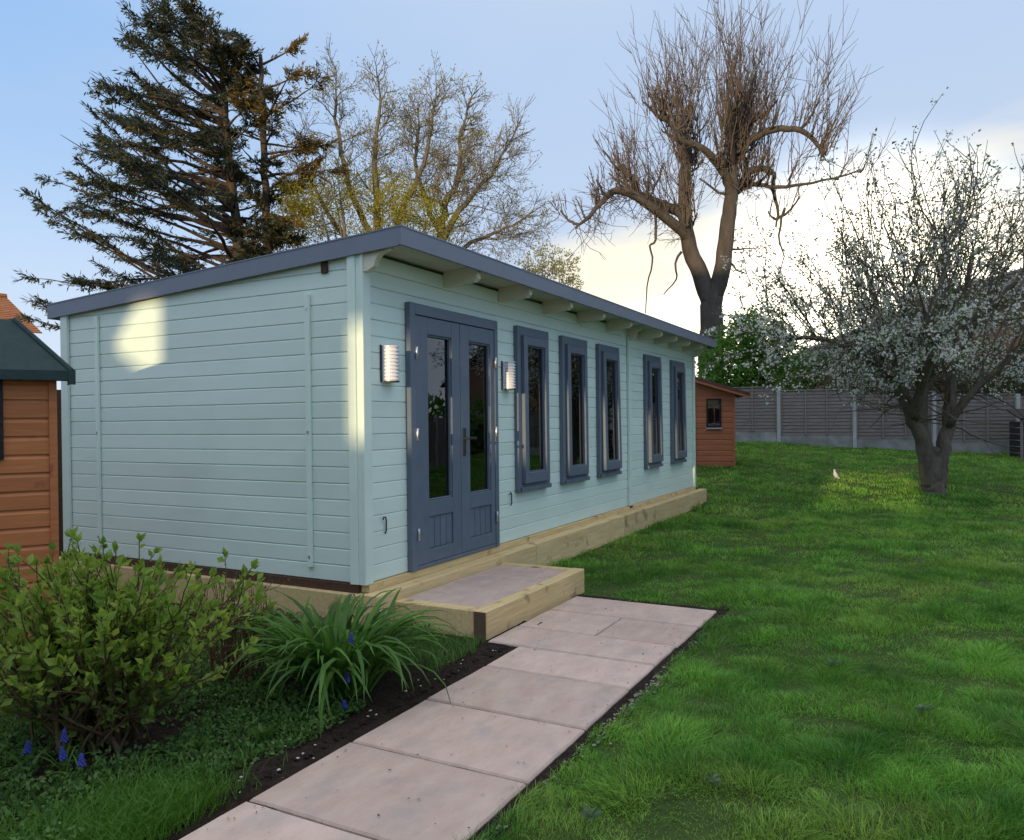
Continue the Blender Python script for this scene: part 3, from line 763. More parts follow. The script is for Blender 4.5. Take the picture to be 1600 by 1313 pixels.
pmesh=slatpanel(); batm=MB().box(-.02,.02,-.052,-.031,0,PH-.33,.002).mesh('batten',M['fencewood']); capm=MB().box(.05,bay-.05,-.045,.01,PH-.332,PH-.30,.003).mesh('panel_cap',M['fencewood'])
postm=MB().box(-.05,.05,-.05,.05,-.3,PH+.02,.008).mesh('fence_post',M['concrete']); gbm=MB().box(.05,bay-.05,-.025,.025,-.05,.30,.004).mesh('gravel_board',M['gravelboard'])
for k in range(-3,7):
    p=fA+fdir*bay*k; z=gz(p.x,p.y)-.01; p2=fA+fdir*bay*(k+.5); zm=gz(p2.x,p2.y)
    link('fence_post',postm,fence,(bay*k,0,z))
    link('gravel_board',gbm,fence,(bay*k,0,zm-.02))
    pn=link('fence_panel',pmesh,fence,(bay*k,0,zm+.285))
    for q in (.06,bay*.36,bay*.64,bay-.06): link('batten',batm,pn,(q,0,0))
    link('panel_cap',capm,pn,(0,0,0))
# side fence and tall hedge along the right-hand boundary (seen only in the window glass)
side=empty('side_fence',(0,0,0)); tag(side,'grey panel fence along the right hand boundary, mirrored in the window glass','fence')
s0=Vector((-6,-9.0,0)); s1=Vector((17.5,-9.4,0)); sdv=(s1-s0); ns=int(sdv.length/bay); sdv.normalize(); sang=math.atan2(sdv.y,sdv.x)
side.location=(s0.x,s0.y,0); side.rotation_euler=(0,0,sang+math.pi)
for k in range(ns):
    p=s0+sdv*bay*k; z=gz(p.x,p.y)
    link('fence_post',postm,side,(-bay*k,0,z)); link('gravel_board',gbm,side,(-bay*(k+1),0,z-.02)); link('fence_panel',pmesh,side,(-bay*(k+1),0,z+.285))

bf=empty('boundary_fence',(.4,3.95,-.31)); bf.rotation_euler=(0,0,R(152)); tag(bf,'dark brown upright board fence glimpsed between the orange shed and the pale green room','fence')
for k in range(26):
    MB().box(k*.118,k*.118+.112,-.009,.009,.0,1.78+random.uniform(-.01,.01),.003).build('fence_board',M['timber_dark'],bf)
for z in (.3,1.0,1.55): MB().box(-.02,3.08,-.045,-.0095,z,z+.07,.003).build('rail',M['timber_dark'],bf)
# ------------------------------------------------------------------ dark bin by the fence at the right edge
bn=WG(18.2,11.86); bi=empty('compost_bin',(bn.x,bn.y,bn.z)); bi.rotation_euler=(0,0,fence.rotation_euler[2])
tag(bi,'black brown boarded compost bin against the fence at the far right','bin')
for k in range(6): MB().box(0,1.1,-.012,.012,.02+k*.15,.155+k*.15,.004).build('bin_board',M['darkwood'],bi)
for k in range(6): MB().box(0,.024,.013,.8,.02+k*.15,.155+k*.15,.004).build('bin_board',M['darkwood'],bi)
for x in (0,1.06): MB().box(x-.03,x+.03,-.045,-.013,0,.98,.004).build('bin_post',M['fencewood'],bi)
MB().poly([(-.05,-.08,.95),(1.15,-.08,.95),(1.15,.85,1.18),(-.05,.85,1.18),(-.05,-.08,.985),(1.15,-.08,.985),(1.15,.85,1.215),(-.05,.85,1.215)],[(0,3,2,1),(4,5,6,7),(0,1,5,4),(1,2,6,5),(2,3,7,6),(3,0,4,7)]).build('lid',M['darkwood'],bi)

# ------------------------------------------------------------------ houses beyond the garden
def gable_house(loc,rz,L,D,wall_h,rise,wall,roofm,rows,label,ov=.35,windows=()):
    h=empty('house',loc); h.rotation_euler=(0,0,rz); tag(h,label,'house')
    MB().box(-L/2,L/2,-D/2,D/2,-.5,wall_h).build('wall',M[wall],h)
    for s in (-1,1):
        mb=MB()
        run=D/2+ov; sl=math.hypot(run,rise*run/(D/2)); 
        for k in range(rows):
            a,b=k/rows,(k+1)/rows
            ya,yb=s*run*(1-a),s*run*(1-b); za=wall_h-rise*ov/(D/2)+rise*run/(D/2)*a; zb=wall_h-rise*ov/(D/2)+rise*run/(D/2)*b
            mb.poly([(-L/2-ov,ya,za+.05),(L/2+ov,ya,za+.05),(L/2+ov,yb,zb+.02),(-L/2-ov,yb,zb+.02),(-L/2-ov,ya,za),(L/2+ov,ya,za),(L/2+ov,yb,zb-.03),(-L/2-ov,yb,zb-.03)],[(0,1,2,3),(4,7,6,5),(0,4,5,1),(0,3,7,4),(1,5,6,2),(3,2,6,7)])
        mb.build('roof_slope',M[roofm],h)
    MB().tube([(-L/2-ov,0,wall_h+rise+.05),(L/2+ov,0,wall_h+rise+.05)],.12,8).build('ridge_tiles',M[roofm],h)
    for sx in (-1,1): MB().poly([(sx*L/2,-D/2,wall_h),(sx*L/2,D/2,wall_h),(sx*L/2,0,wall_h+rise),(sx*(L/2-.2),-D/2,wall_h),(sx*(L/2-.2),D/2,wall_h),(sx*(L/2-.2),0,wall_h+rise)],[(0,1,2),(3,5,4),(0,2,5,3),(1,4,5,2)]).build('gable_wall',M[wall],h)
    for (x,z,w_,h2) in windows:
        f=ring(x-w_/2,x+w_/2,z,z+h2,.07,.07,.07,.07,-D/2-.03,-D/2+.02,.004).build('window_frame',M['lampwhite'],h); MB().box(x-w_/2+.065,x+w_/2-.065,-D/2-.014,-D/2-.006,z+.065,z+h2-.065).build('glass_pane',M['glass'],f)
    return h
hp=W(30,19.9); gable_house((hp.x,hp.y,.75),math.atan2(FH.y,FH.x),14,18.6,2.3,3.7,'brick','slate',16,'brown brick house with a dark grey tiled roof, behind the blossom tree')
hp=W(28.2,-24.4); hx=(FH*.8+RH*.6); gable_house((hp.x,hp.y,.1),math.atan2(hx.y,hx.x),10,6.2,4.8,1.6,'render','tile',18,'cream house with an orange tiled roof behind the orange shed',.3)

# added unseen blocker dressed as a house: shades the lawn, holes shape sun patches
HXW=-25.0; kz=math.tan(SUN_EL)*25/math.cos(R(2.5)); ky=-25*math.tan(R(2.5))
hh=empty('house',(HXW,0,-.5)); tag(hh,'added unseen light blocker dressed as a tall cream house behind the garden entry','house')
holes=[(-3.75,-2.25,.66,1.38),(-.40,.10,.98,1.80),(2.05,2.62,1.54,2.14)]
hs=sorted([(a+ky,b+ky,c+kz+.5,d+kz+.5) for a,b,c,d in holes]); Y0,Y1,HT=-32.0,16.0,10.2
edges=[Y0]+[v for h_ in hs for v in h_[:2]]+[Y1]
for i in range(0,len(edges),2): MB().box(-.12,.12,edges[i],edges[i+1],0,HT).build('wall',M['render'],hh)
for (a,b,c,d) in hs:
    MB().box(-.12,.12,a+.0005,b-.0005,0,c).build('wall',M['render'],hh); MB().box(-.12,.12,a+.0005,b-.0005,d,HT-.001).build('wall',M['render'],hh)
a,b,c,d=hs[2]
MB().prism([(b-.44,c-.05),(b+.1,c-.05),(b+.1,c+.26)],-.10,.10,'x').build('beam_cutter',M['timber_dark'],hh)  # added wedges trimming the opening to shape the gable sun patch
MB().prism([(b-.36,d+.05),(b+.1,d+.05),(b+.1,d-.42)],-.10,.10,'x').build('beam_cutter',M['timber_dark'],hh)
for j,zz in enumerate((1.2,3.75,6.9)):  # dressing that makes the blocker look like a house front
    for k in range(12):
        yy=Y0+2.4+k*3.95
        if j==1 and -6.8<yy<3.6: continue
        f=MB(); f.box(.121,.20,yy-.62,yy-.55,zz,zz+1.3,.004); f.box(.121,.20,yy+.55,yy+.62,zz,zz+1.3,.004); f.box(.122,.199,yy-.549,yy+.549,zz,zz+.07,.004); f.box(.122,.199,yy-.549,yy+.549,zz+1.23,zz+1.3,.004); f.box(.125,.19,yy-.03,yy+.03,zz+.071,zz+1.229,.004)
        f=f.build('window_frame',M['lampwhite'],hh); MB().box(.13,.14,yy-.55,yy+.55,zz+.07,zz+1.23).build('glass_pane',M['darkwood'],f)
        MB().box(.121,.26,yy-.7,yy+.7,zz-.09,zz-.003,.006).build('sill',M['concrete'],f)
MB().box(.121,.30,Y0,Y1,HT-.22,HT-.06,.01).build('gutter',M['black'],hh)
for yy in (-20,-8,6): MB().tube([(.2,yy,0),(.2,yy,HT-.2)],.045,8).build('drainpipe',M['black'],hh)
MB().poly([(-7,Y0-.3,HT+.01),(.5,Y0-.3,HT+.01),(.5,Y1+.3,HT+.01),(-7,Y1+.3,HT+.01),(-3.3,Y0+2,HT+1.0),(-3.3,Y1-2,HT+1.0)],[(0,3,2,1),(0,1,4),(1,2,5,4),(2,3,5),(3,0,4,5)]).build('roof',M['slate'],hh)

# ------------------------------------------------------------------ trees
VIEW_RZ=math.atan2(RH.y,RH.x)
def plant_root(name,d,s,label,cat,group=None,dz=0.0,rot=0.0):
    p=WG(d,s,dz); o=empty(name,(p.x,p.y,p.z)); o.rotation_euler=(0,0,VIEW_RZ+rot); tag(o,label,cat,group); o['_gz']=p.z; return o
def wob(a): return Vector((random.gauss(0,a),random.gauss(0,a),random.gauss(0,a)))
def smooth_path(pts,n=4):
    """Catmull-Rom through the joints so that limbs bend instead of kinking"""
    pts=[Vector(p) for p in pts]; out=[]
    P=[pts[0]*2-pts[1]]+pts+[pts[-1]*2-pts[-2]]
    for i in range(1,len(P)-2):
        for k in range(n):
            t=k/n; a,b,c,d=P[i-1],P[i],P[i+1],P[i+2]
            out.append(0.5*((2*b)+(c-a)*t+(2*a-5*b+4*c-d)*t*t+(3*b-a-3*c+d)*t**3))
    out.append(pts[-1]); return out
def limb(mb,pts,r0,r1,sides=7,n=4,jit=0.0,pw=1.0):
    q=smooth_path(pts,n)
    if jit: q=[q[0]]+[p+wob(jit) for p in q[1:]]
    m=len(q); mb.tube(q,[r0+(r1-r0)*(i/(m-1))**pw for i in range(m)],sides); return q
def shoot(mb,p,d,L,r0,r1,seg=4,bend=0.12,up=0.10,sides=3):
    pts=[p.copy()]; d=d.normalized()
    for i in range(seg):
        d=(d+wob(bend)+Vector((0,0,up))).normalized(); pts.append(pts[-1]+d*(L/seg))
    mb.tube(pts,[r0+(r1-r0)*i/seg for i in range(seg+1)],sides,False); return pts
def grow(mb,p,d,L,r,lvl,out,up=.12,spread=.75,kids=(4,6),ratio=(.5,.78),bend=.12,rmin=.006):
    seg=5 if lvl>1 else 4
    pts=[p.copy()]; d=d.normalized()
    for i in range(seg):
        d=(d+wob(bend)+Vector((0,0,up))).normalized(); pts.append(pts[-1]+d*(L/seg))
    r1=max(rmin,r*.35)
    mb.tube(pts,[r+(r1-r)*i/seg for i in range(seg+1)],6 if r>.04 else 4 if r>.015 else 3,False)
    if lvl==0:
        out.append((pts[-1],d)); out.append((pts[-2],d)); return
    for k in range(random.randint(*kids)):
        t=random.uniform(.25,1.0); i=min(int(t*seg),seg-1); q=pts[i].lerp(pts[i+1],t*seg-i)
        ax_=(pts[i+1]-pts[i]).normalized(); o=ax_.orthogonal(); o.rotate(Matrix.Rotation(random.uniform(0,6.283),3,ax_))
        grow(mb,q,ax_+o*random.uniform(.6,1.2)*spread,L*random.uniform(*ratio),max(rmin,r*(.62-.25*t)),lvl-1,out,up,spread,kids,ratio,bend,rmin)
    out.append((pts[-1],d))
def leaves(name,mat,parent,C,D,L,Wd,fold=.2,kind='stuff'):
    V,F=leaf_arrays(C,D,L,Wd,fold); o=link(name,np_mesh(name,V,F,mat),parent); o['kind']=kind; return o

# --- pollarded bare tree
random.seed(21)
pt=plant_root('pollard_tree',24,6.08,'tall bare pollarded tree with upright twiggy shoots, behind the red brown playhouse','tree')
G0=pt['_gz']
mb=MB()
def Z(l,dy=None):
    out=[]
    for i,p in enumerate(l):
        y=(dy[i] if dy else 0); out.append((p[0],y,p[1]-G0))
    return out
limb(mb,Z([(0,.0),(-.02,1.6),(-.02,3.0),(0,4.19),(0,5.0)]),.44,.315,12,4,.02)
LS=limb(mb,Z([(0,4.7),(-.29,5.58),(-.67,6.71),(-.75,8.06),(-.71,9.26),(-.75,9.88)],[0,.05,.15,.2,.1,0]),.30,.13,9,4,.012)
RS=limb(mb,Z([(.02,4.7),(.3,5.57),(.46,6.92),(.56,7.9),(.64,9.41),(.83,9.86)],[0,-.1,-.2,-.3,-.3,-.35]),.29,.15,9,4,.012)
subs=[]
def L_(pts,dy,r0,r1): q=limb(mb,Z(pts,dy),r0,r1,7,4,.012); subs.append(q); return q
L_([(-.67,6.71),(-.91,6.93),(-1.82,7.47),(-2.87,7.94),(-3.32,7.71),(-3.78,7.2),(-4.29,6.75)],[.1,-.1,-.5,-.9,-1.0,-1.1,-1.2],.20,.035)
L_([(-.75,7.27),(-.83,7.54),(-1.44,7.99),(-1.96,8.31),(-2.2,8.9),(-2.53,9.46)],[.15,.3,.7,1.0,1.2,1.4],.20,.07)
L_([(.54,7.94),(.42,8.28),(-.08,8.8),(-.67,9.13),(-1.21,9.23),(-1.36,9.59)],[-.3,-.5,-.9,-1.2,-1.4,-1.5],.16,.06)
L_([(.73,9.41),(1.21,9.62),(1.8,9.81),(2.5,9.69),(2.97,9.23),(3.13,8.85)],[-.3,-.4,-.6,-.8,-.9,-.9],.15,.04)
L_([(.58,8.04),(.75,8.12),(1.13,8.49),(1.43,8.94),(1.88,9.1),(2.26,8.94),(2.26,8.48),(2.42,7.81),(2.34,7.27)],[-.25,-.1,.3,.6,.8,.9,.95,1.0,1.0],.17,.03)
L_([(1.13,8.33),(1.35,8.41),(2.12,8.26),(3.09,8.31),(4.38,8.58)],[.3,.2,0,-.2,-.4],.09,.025)
L_([(-.7,8.6),(-.5,9.2),(-.2,9.7),(.1,10.1)],[.2,.8,1.4,1.8],.13,.06)
L_([(.6,8.8),(.4,9.3),(.2,9.8),(.5,10.2)],[-.3,-.9,-1.5,-1.9],.13,.06)
L_([(-.72,9.5),(-1.1,10.0),(-1.5,10.3)],[.1,-.2,-.4],.12,.06)
L_([(.8,9.7),(1.3,10.3),(1.9,10.7)],[-.35,.1,.5],.12,.06)
for k in range(120):
    src=random.choice(subs[:10]+[LS[int(len(LS)*.5):],RS[int(len(RS)*.5):]]); p=random.choice(src[1:])
    if p.z<6.8-G0: continue
    a=Vector((p.x*.25+random.gauss(0,.8),random.gauss(0,.9),random.uniform(.45,1.3))).normalized(); l_=random.uniform(.4,1.25)*(.55 if abs(p.x)>2.6 else 1)
    subs.append(limb(mb,[p,p+a*l_*.5+Vector((0,0,-.05)),p+a*l_+Vector((0,0,.1))],.05,.025,5,4,.015))
# droopers
for q in ([(-1.82,7.47),(-1.78,6.56),(-1.96,6.41),(-1.84,5.89),(-2.04,5.2),(-2.08,4.39)],[(2.3,7.6),(2.1,6.8),(2.25,6.1),(2.0,5.5)],[(-.9,6.3),(-1.1,5.9),(-1.05,5.4),(-1.5,5.0)],[(.45,6.4),(.9,6.35),(1.5,6.4)],[(.5,6.0),(.8,5.75),(1.1,5.55)]):
    limb(mb,Z(q,[-.5+.05*i for i in range(len(q))] if q[0][0]<-1.5 else None),.045,.014,5,3,.02)
pbark=mb.build('trunk',M['bark_pollard'],pt,True)
tw=MB()
def ztop(s): return (14.35-(.235 if s<0 else .085)*s*s)-G0
srcs=[]
for q in subs:
    for i in range(1,len(q)): srcs.append(q[i]); srcs+=[q[i]]*(1 if (q[i].x<-1.8 and q[i].z>6.9-G0) or (q[i].x>1.4 and q[i].z>8.7-G0) else 0)
for q in (LS,RS):
    for i in range(int(len(q)*.62),len(q)): srcs.append(q[i])
nS=0
for k in range(760):
    p=random.choice(srcs).copy() if k%5==0 else (lambda q:q[random.randint(len(q)//3,len(q)-1)].copy())(random.choice(subs[10:]))
    p+=wob(.10); p.z-=.03
    hd=Vector((p.x*.11+random.gauss(0,.25),p.y*.13+random.gauss(0,.22),1.0))
    zt=ztop(p.x*1.25)*random.uniform(.62,1.02); L=max(.7,(zt-p.z)*random.uniform(.55,1.0))
    if p.z<8.3-G0: L*=.62 if p.x<0 else .35
    pts=shoot(tw,p,hd,L,.017,.005,6,.065,.025)
    for j in range(random.randint(3,6)):
        i=random.choice((1,2,2,3,3,4,4,5,5)); dd=(pts[i+1]-pts[i]).normalized()+wob(.42); shoot(tw,pts[i],dd,L*random.uniform(.15,.42),.010,.005,3,.09,.08)
# thin trailing twigs on the lower limbs
for k in range(260):
    p=random.choice(srcs[:90]) if k%2 else random.choice(srcs)
    if p.z>9.6-G0: continue
    d=Vector((random.gauss(0,1),random.gauss(0,1),random.uniform(-1.1,.2))); pts=shoot(tw,p.copy(),d,random.uniform(.5,1.7),.014,.005,5,.3,-.06)
    for j in range(2): i=random.randint(1,4); shoot(tw,pts[i],d+wob(.8),random.uniform(.2,.6),.008,.005,3,.3,-.05)
o=tw.build('twigs',M['twig_red'],pt,False,False); o['kind']='stuff'

# --- apple tree in blossom
random.seed(5)
at=plant_root('apple_tree',13.5,7.26,'low forked apple tree covered in white blossom on the right of the lawn','tree'); G0=at['_gz']
mb=MB()
limb(mb,[(0,0,-.15),(.01,0,.05),(0,.01,.28),(-.01,.02,.55),(0,.02,.8)],.225,.12,14,4,.014)
ap=[]
def A_(pts,r0,r1): q=limb(mb,pts,r0,r1,8,4,.012); ap.append(q); return q
A_([(-.05,0,.12),(-.10,-.01,.45),(-.22,-.05,.88),(-.38,-.1,1.25),(-.62,-.2,1.7),(-.92,-.35,2.03),(-1.31,-.5,2.38),(-1.8,-.6,2.6)],.165,.045)
A_([(.05,0,.12),(.11,.01,.42),(.21,.05,.78),(.33,.1,1.2),(.42,.2,1.75),(.56,.3,2.35),(.80,.45,3.2),(1.0,.5,4.3)],.165,.04)
A_([(0,.05,.4),(-.06,.2,1.0),(.02,.4,1.7),(.14,.6,2.35),(.1,.8,3.3)],.14,.04)
A_([(.3,.05,1.15),(.6,-.2,1.8),(1.1,-.5,2.35),(1.7,-.7,2.9)],.075,.03)
A_([(-.4,-.1,1.3),(-.5,-.6,1.9),(-.6,-1.1,2.4),(-.9,-1.5,2.8)],.10,.035)
A_([(.4,.2,1.6),(.8,.9,2.1),(1.3,1.5,2.6)],.09,.03)
A_([(-.6,-.2,1.7),(-.7,.2,2.4),(-.8,.4,3.4),(-1.0,.5,4.2)],.10,.03)
A_([(-1.0,-.4,2.1),(-1.5,-.2,2.5),(-2.2,0,2.75),(-2.7,.1,2.6)],.07,.025)
A_([(.05,.5,2.0),(.2,.1,2.9),(.15,-.1,3.8),(.1,-.2,4.6)],.09,.025)
A_([(.7,.4,2.8),(1.3,.2,3.4),(2.0,0,4.2)],.07,.025)
mb.build('trunk',M['bark_apple'],at,True)
tw=MB(); LC=[];LD=[];BC=[];BD=[]
asrc=[p for q in ap for p in q[len(q)//2-2:]]
tops=[]
for k in range(172):
    p=random.choice(asrc).copy(); rad=Vector((p.x,p.y,0)); 
    d=Vector((p.x*.30+random.gauss(0,.34),p.y*.32+random.gauss(0,.36),random.uniform(.55,1.3)))
    zmax=6.75-.16*p.x**2+random.uniform(-.9,.25); L=max(.5,min(3.6,(zmax-p.z)*random.uniform(.45,.95)))
    pts=shoot(tw,p,d,L,.017,.005,6,.13,.05)
    for j in range(random.randint(4,7)):
        i=random.randint(1,5); dd=(pts[i+1]-pts[i]).normalized()+wob(.5); q=shoot(tw,pts[i],dd,random.uniform(.3,1.1),.009,.004,4,.18,.05)
        tops.append((q,False))
    tops.append((pts,True))
# spreading, weeping skirt on the outside
for k in range(165):
    p=random.choice(asrc).copy(); a=random.uniform(0,6.283)
    d=Vector((math.cos(a)+p.x*.35,math.sin(a)+p.y*.35,random.uniform(-.25,.35)))
    L=random.uniform(.7,1.9); pts=shoot(tw,p,d,L,.016,.005,6,.14,-.02 if p.z<2.6 else -.045)
    if min(q.z for q in pts)<1.5: continue
    for j in range(5):
        i=random.randint(1,5); q=shoot(tw,pts[i],(pts[i+1]-pts[i]).normalized()+wob(.7),random.uniform(.2,.7),.008,.004,3,.16,-.03); tops.append((q,False))
    tops.append((pts,False))
def is_low(p): return p.z<3.35+.25*math.sin(p.x*1.7)
for pts,main in tops:
    n=len(pts)
    for i in range(1,n):
        p=pts[i]
        if p.z<1.75+.25*math.sin(p.x*2.3)+(.45 if abs(p.x-.1)<.8 else 0): continue
        low=p.z<3.3
        nc=random.choice((0,1,1,1)) if not low else random.choice((1,1,2))
        for c in range(nc):
            c0=p+wob(.05)
            for l in range(random.randint(1,3)): LC.append(c0+wob(.035)); LD.append(Vector((random.gauss(0,1),random.gauss(0,1),random.uniform(-.2,1))))
            pb=.74 if p.z<2.9 else .48 if p.z<3.6 else .34
            if p.x<-1.2 and p.z<4.2: pb=max(pb,.62)
            if random.random()<pb:
                for l in range(random.randint(3,7)): BC.append(c0+wob(.034)); BD.append(Vector((random.gauss(0,1),random.gauss(0,1)-.3,random.uniform(.0,1))))
    if main:
        for l in range(5): LC.append(pts[-1]+wob(.04)); LD.append(Vector((random.gauss(0,1),random.gauss(0,1),.6)))
o=tw.build('twigs',M['bark_apple'],at,False,False); o['kind']='stuff'
LC=np.array(LC);LD=np.array(LD)
leaves('foliage',M['apple_leaf'],at,LC,LD,rng.uniform(.045,.075,len(LC)),rng.uniform(.026,.040,len(LC)))
def flowers(C,D,r):
    C=np.array(C);D=norm(np.array(D)); n=len(C); A=rng.normal(size=(n,3)); S=norm(np.cross(D,A)); T=np.cross(D,S); r=np.broadcast_to(r,(n,))
    V=[C-D*0.006]
    for k in range(10):
        a=2*math.pi*k/10; q=r*(1.0 if k%2==0 else .62)
        V.append(C+S*(math.cos(a)*q)[:,None]+T*(math.sin(a)*q)[:,None]+D*(0.25*q)[:,None])
    V=np.stack(V,1).reshape(-1,3); b=np.arange(n)[:,None]*11
    F=np.concatenate([b+np.array([[0,1+k,1+(k+1)%10]]) for k in range(10)],1).reshape(-1,3)
    return V,F
V,F=flowers(BC,BD,rng.uniform(.016,.027,len(BC))); o=link('blossom',np_mesh('blossom',V,F,M['blossom']),at); o['kind']='stuff'

# --- two tall conifers behind the room
def conifer(name,label,d,s,top,z0,n,lean,reach,sun_paint_side,seed,r0):
    random.seed(seed)
    t=plant_root(name,d,s,label,'tree'); G=t['_gz']; mb=MB()
    tr=[(0,0,-.3),(lean*.1,0,2.5),(lean*.3,.1,6),(lean*.62,0,9.5),(lean*.85,-.1,12.5),(lean,0,top)]
    q=limb(mb,tr,r0,.03,9,6,.02); C=[];D=[];GC=[];GD=[]
    def at_z(z):
        for a,b in zip(q[:-1],q[1:]):
            if a.z<=z<=b.z: return a.lerp(b,(z-a.z)/(b.z-a.z))
        return q[-1]
    for k in range(n):
        z=z0+(top-z0-.3)*((k+random.random())/n)**1.05; p=at_z(z); a=random.uniform(0,6.283) if sun_paint_side>.5 or random.random()<.55 else math.pi+random.gauss(0,.75); dx,dy=math.cos(a),math.sin(a)
        L=reach(z,dx)*random.uniform(.65,1.05)*(.75+.25*abs(dx))
        if L<.3: L=.3
        up=random.uniform(.12,.42)+(.35 if z>top-2.5 else 0)
        r=.028+.010*L; seg=9; pts=[p.copy()]; dd=Vector((dx,dy,up)).normalized()
        for i in range(seg):
            dd=(dd+wob(.10)+Vector((0,0,.03 if i>3 else -.02))).normalized(); pts.append(pts[-1]+dd*(L/seg))
        mb.tube(pts,[r*(1-i/seg)+.006 for i in range(seg+1)],4,False)
        gap0=random.randint(2,6)
        for i in range(2,seg+1):
            if gap0<=i<=gap0+1 and i<seg: continue
            dens=random.choice((0,1)) if i<4 else 5 if i<6 else 8
            if random.random()<.16: continue
            for j in range(dens):
                base_=pts[i-1].lerp(pts[i],random.random()); ax_=(pts[i]-pts[i-1]).normalized(); side=ax_.cross(Vector((0,0,1))).normalized()*random.choice((-1,1))
                tl=random.uniform(.30,1.0)*(1.2-i/seg*.65)*min(1,L/3.2+.35)
                td=(side*random.uniform(.5,1.1)+ax_*random.uniform(.4,1.0)+Vector((0,0,random.uniform(-.35,.15)))).normalized()
                tp=base_+td*tl; mb.tube([base_,tp],[.008,.005],3,False)
                m=int(6+tl*15)
                gold=sun_paint_side and (random.random()<sun_paint_side*(.25+.75*(dx>.15)))  # warm sunlight painted in by needle colour, mostly on right-hand limbs
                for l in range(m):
                    u=random.random()**.8; c=base_.lerp(tp,u)+wob(.025); v=(td+wob(.55)+Vector((0,0,-.12)))
                    (GC if gold else C).append(c); (GD if gold else D).append(v)
            if i==seg:
                for l in range(14): C.append(pts[i]-dd*random.uniform(0,.35)+wob(.03)); D.append(dd+wob(.5))
    mb.build('trunk',M['bark'],t,True)
    for nm,mt,c,dv in (('crown',M['needle'],C,D),('sun_painted_needles',M['needle_sun_painted'],GC,GD)):
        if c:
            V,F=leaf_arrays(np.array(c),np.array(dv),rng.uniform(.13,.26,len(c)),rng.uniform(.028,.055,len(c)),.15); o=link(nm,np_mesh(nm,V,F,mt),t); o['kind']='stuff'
    return t
def reachA(z,dx):
    L=np.interp(z,[2,4,6,8,10,11.8,12.9,13.6],[6.8,7.4,7.0,6.2,4.9,3.6,2.3,.8])
    return float(L)*(1.0 if dx<-.1 else .34 if dx>.35 else .46)
def reachB(z,dx):
    L=np.interp(z,[3,6,8,10,11,12.2,13.0],[1.6,2.1,2.5,2.9,2.9,2.4,1.2])
    return float(L)*(1.0 if dx>0 else .7)
conifer('conifer_tree','tall dark conifer with long limbs sweeping out to the left, behind the room',26,-9.0,13.6,2.4,168,-.8,reachA,.14,31,.27)
conifer('conifer_tree','tall conifer with bronze needles, warm sunlight painted in on its right side, just right of the darker conifer',26.4,-8.35,12.9,3.4,64,-.15,reachB,.85,32,.24)

# --- bare spring trees behind the roof
def bare(label,d,s,stems,lvl,seed,mat,bud,nbud,L0,group=None,kids=(4,6),up=.05,dz=0):
    random.seed(seed); t=plant_root('bare_tree',d,s,label,'tree',group); mb=MB(); out=[]
    for pts,r0,r1,sp in stems:
        q=limb(mb,pts,r0,r1,7,4,.03)
        for i in range(len(q)//3,len(q),1):
            for k in range(sp):
                ax_=(q[min(i+1,len(q)-1)]-q[i-1]).normalized(); o=ax_.orthogonal(); o.rotate(Matrix.Rotation(random.uniform(0,6.283),3,ax_))
                f_=1-.55*(i/len(q))
                grow(mb,q[i].copy(),ax_*.7+o*random.uniform(.5,1.0),L0*f_*random.uniform(.6,1.1),max(.014,r1*.6),lvl,out,up,.9,kids,(.45,.75),.16,.006)
        grow(mb,q[-1].copy(),(q[-1]-q[-2]),L0*.6,r1,lvl,out,up,.8,kids,(.45,.75),.12,.007)
    mb.build('trunk',mat,t,False,False)
    C=[];D=[]
    for p,dd in out:
        for k in range(nbud if random.random()<.55 else 0): C.append(p+wob(.07)); D.append(dd+wob(.8))
    if C: leaves('buds',bud,t,np.array(C),np.array(D),rng.uniform(.06,.12,len(C)),rng.uniform(.03,.06,len(C)))
    return t
stE2=[([(0,0,0),(.0,0,4),(.1,0,6.8),(.3,.2,8.2),(.75,.3,9.4),(.9,.3,11.0)],.26,.06,2),([(.1,0,6.8),(.8,-.3,7.9),(1.7,-.5,8.8),(2.4,-.6,9.9)],.13,.04,2),([(.05,0,5.6),(.9,.3,6.7),(2.0,.6,7.3),(2.9,.7,7.7)],.11,.035,2),([(.1,0,7.2),(-.5,.3,8.6),(-.8,.5,10.0),(-.7,.6,11.2)],.12,.04,2)]
bare('bare tree with a fan of thin grey twigs, just right of the roof peak',28,-2.75,stE2,2,41,M['bark_grey'],M['olive'],1,2.1,None,(5,7))
stE1=[([(0,0,0),(.0,0,5),(-.1,0,7.8),(-.2,.1,9.6),(0,.2,11.8)],.24,.05,2),([(0,0,6),(.9,.2,8.2),(1.6,.3,10.0),(1.9,.3,11.6)],.14,.04,2),([(0,0,6.4),(-1.0,.2,8.4),(-1.5,.3,10.4),(-1.6,.3,12.0)],.14,.04,2),([(0,0,5.4),(-1.6,-.3,7.4),(-2.5,-.5,9.2)],.12,.04,2)]
bare('bare tree with tangled twigs and sparse buds, between the conifers and the roof peak',27.5,-4.7,stE1,2,42,M['bark_grey'],M['olive'],2,2.0,None,(4,6))
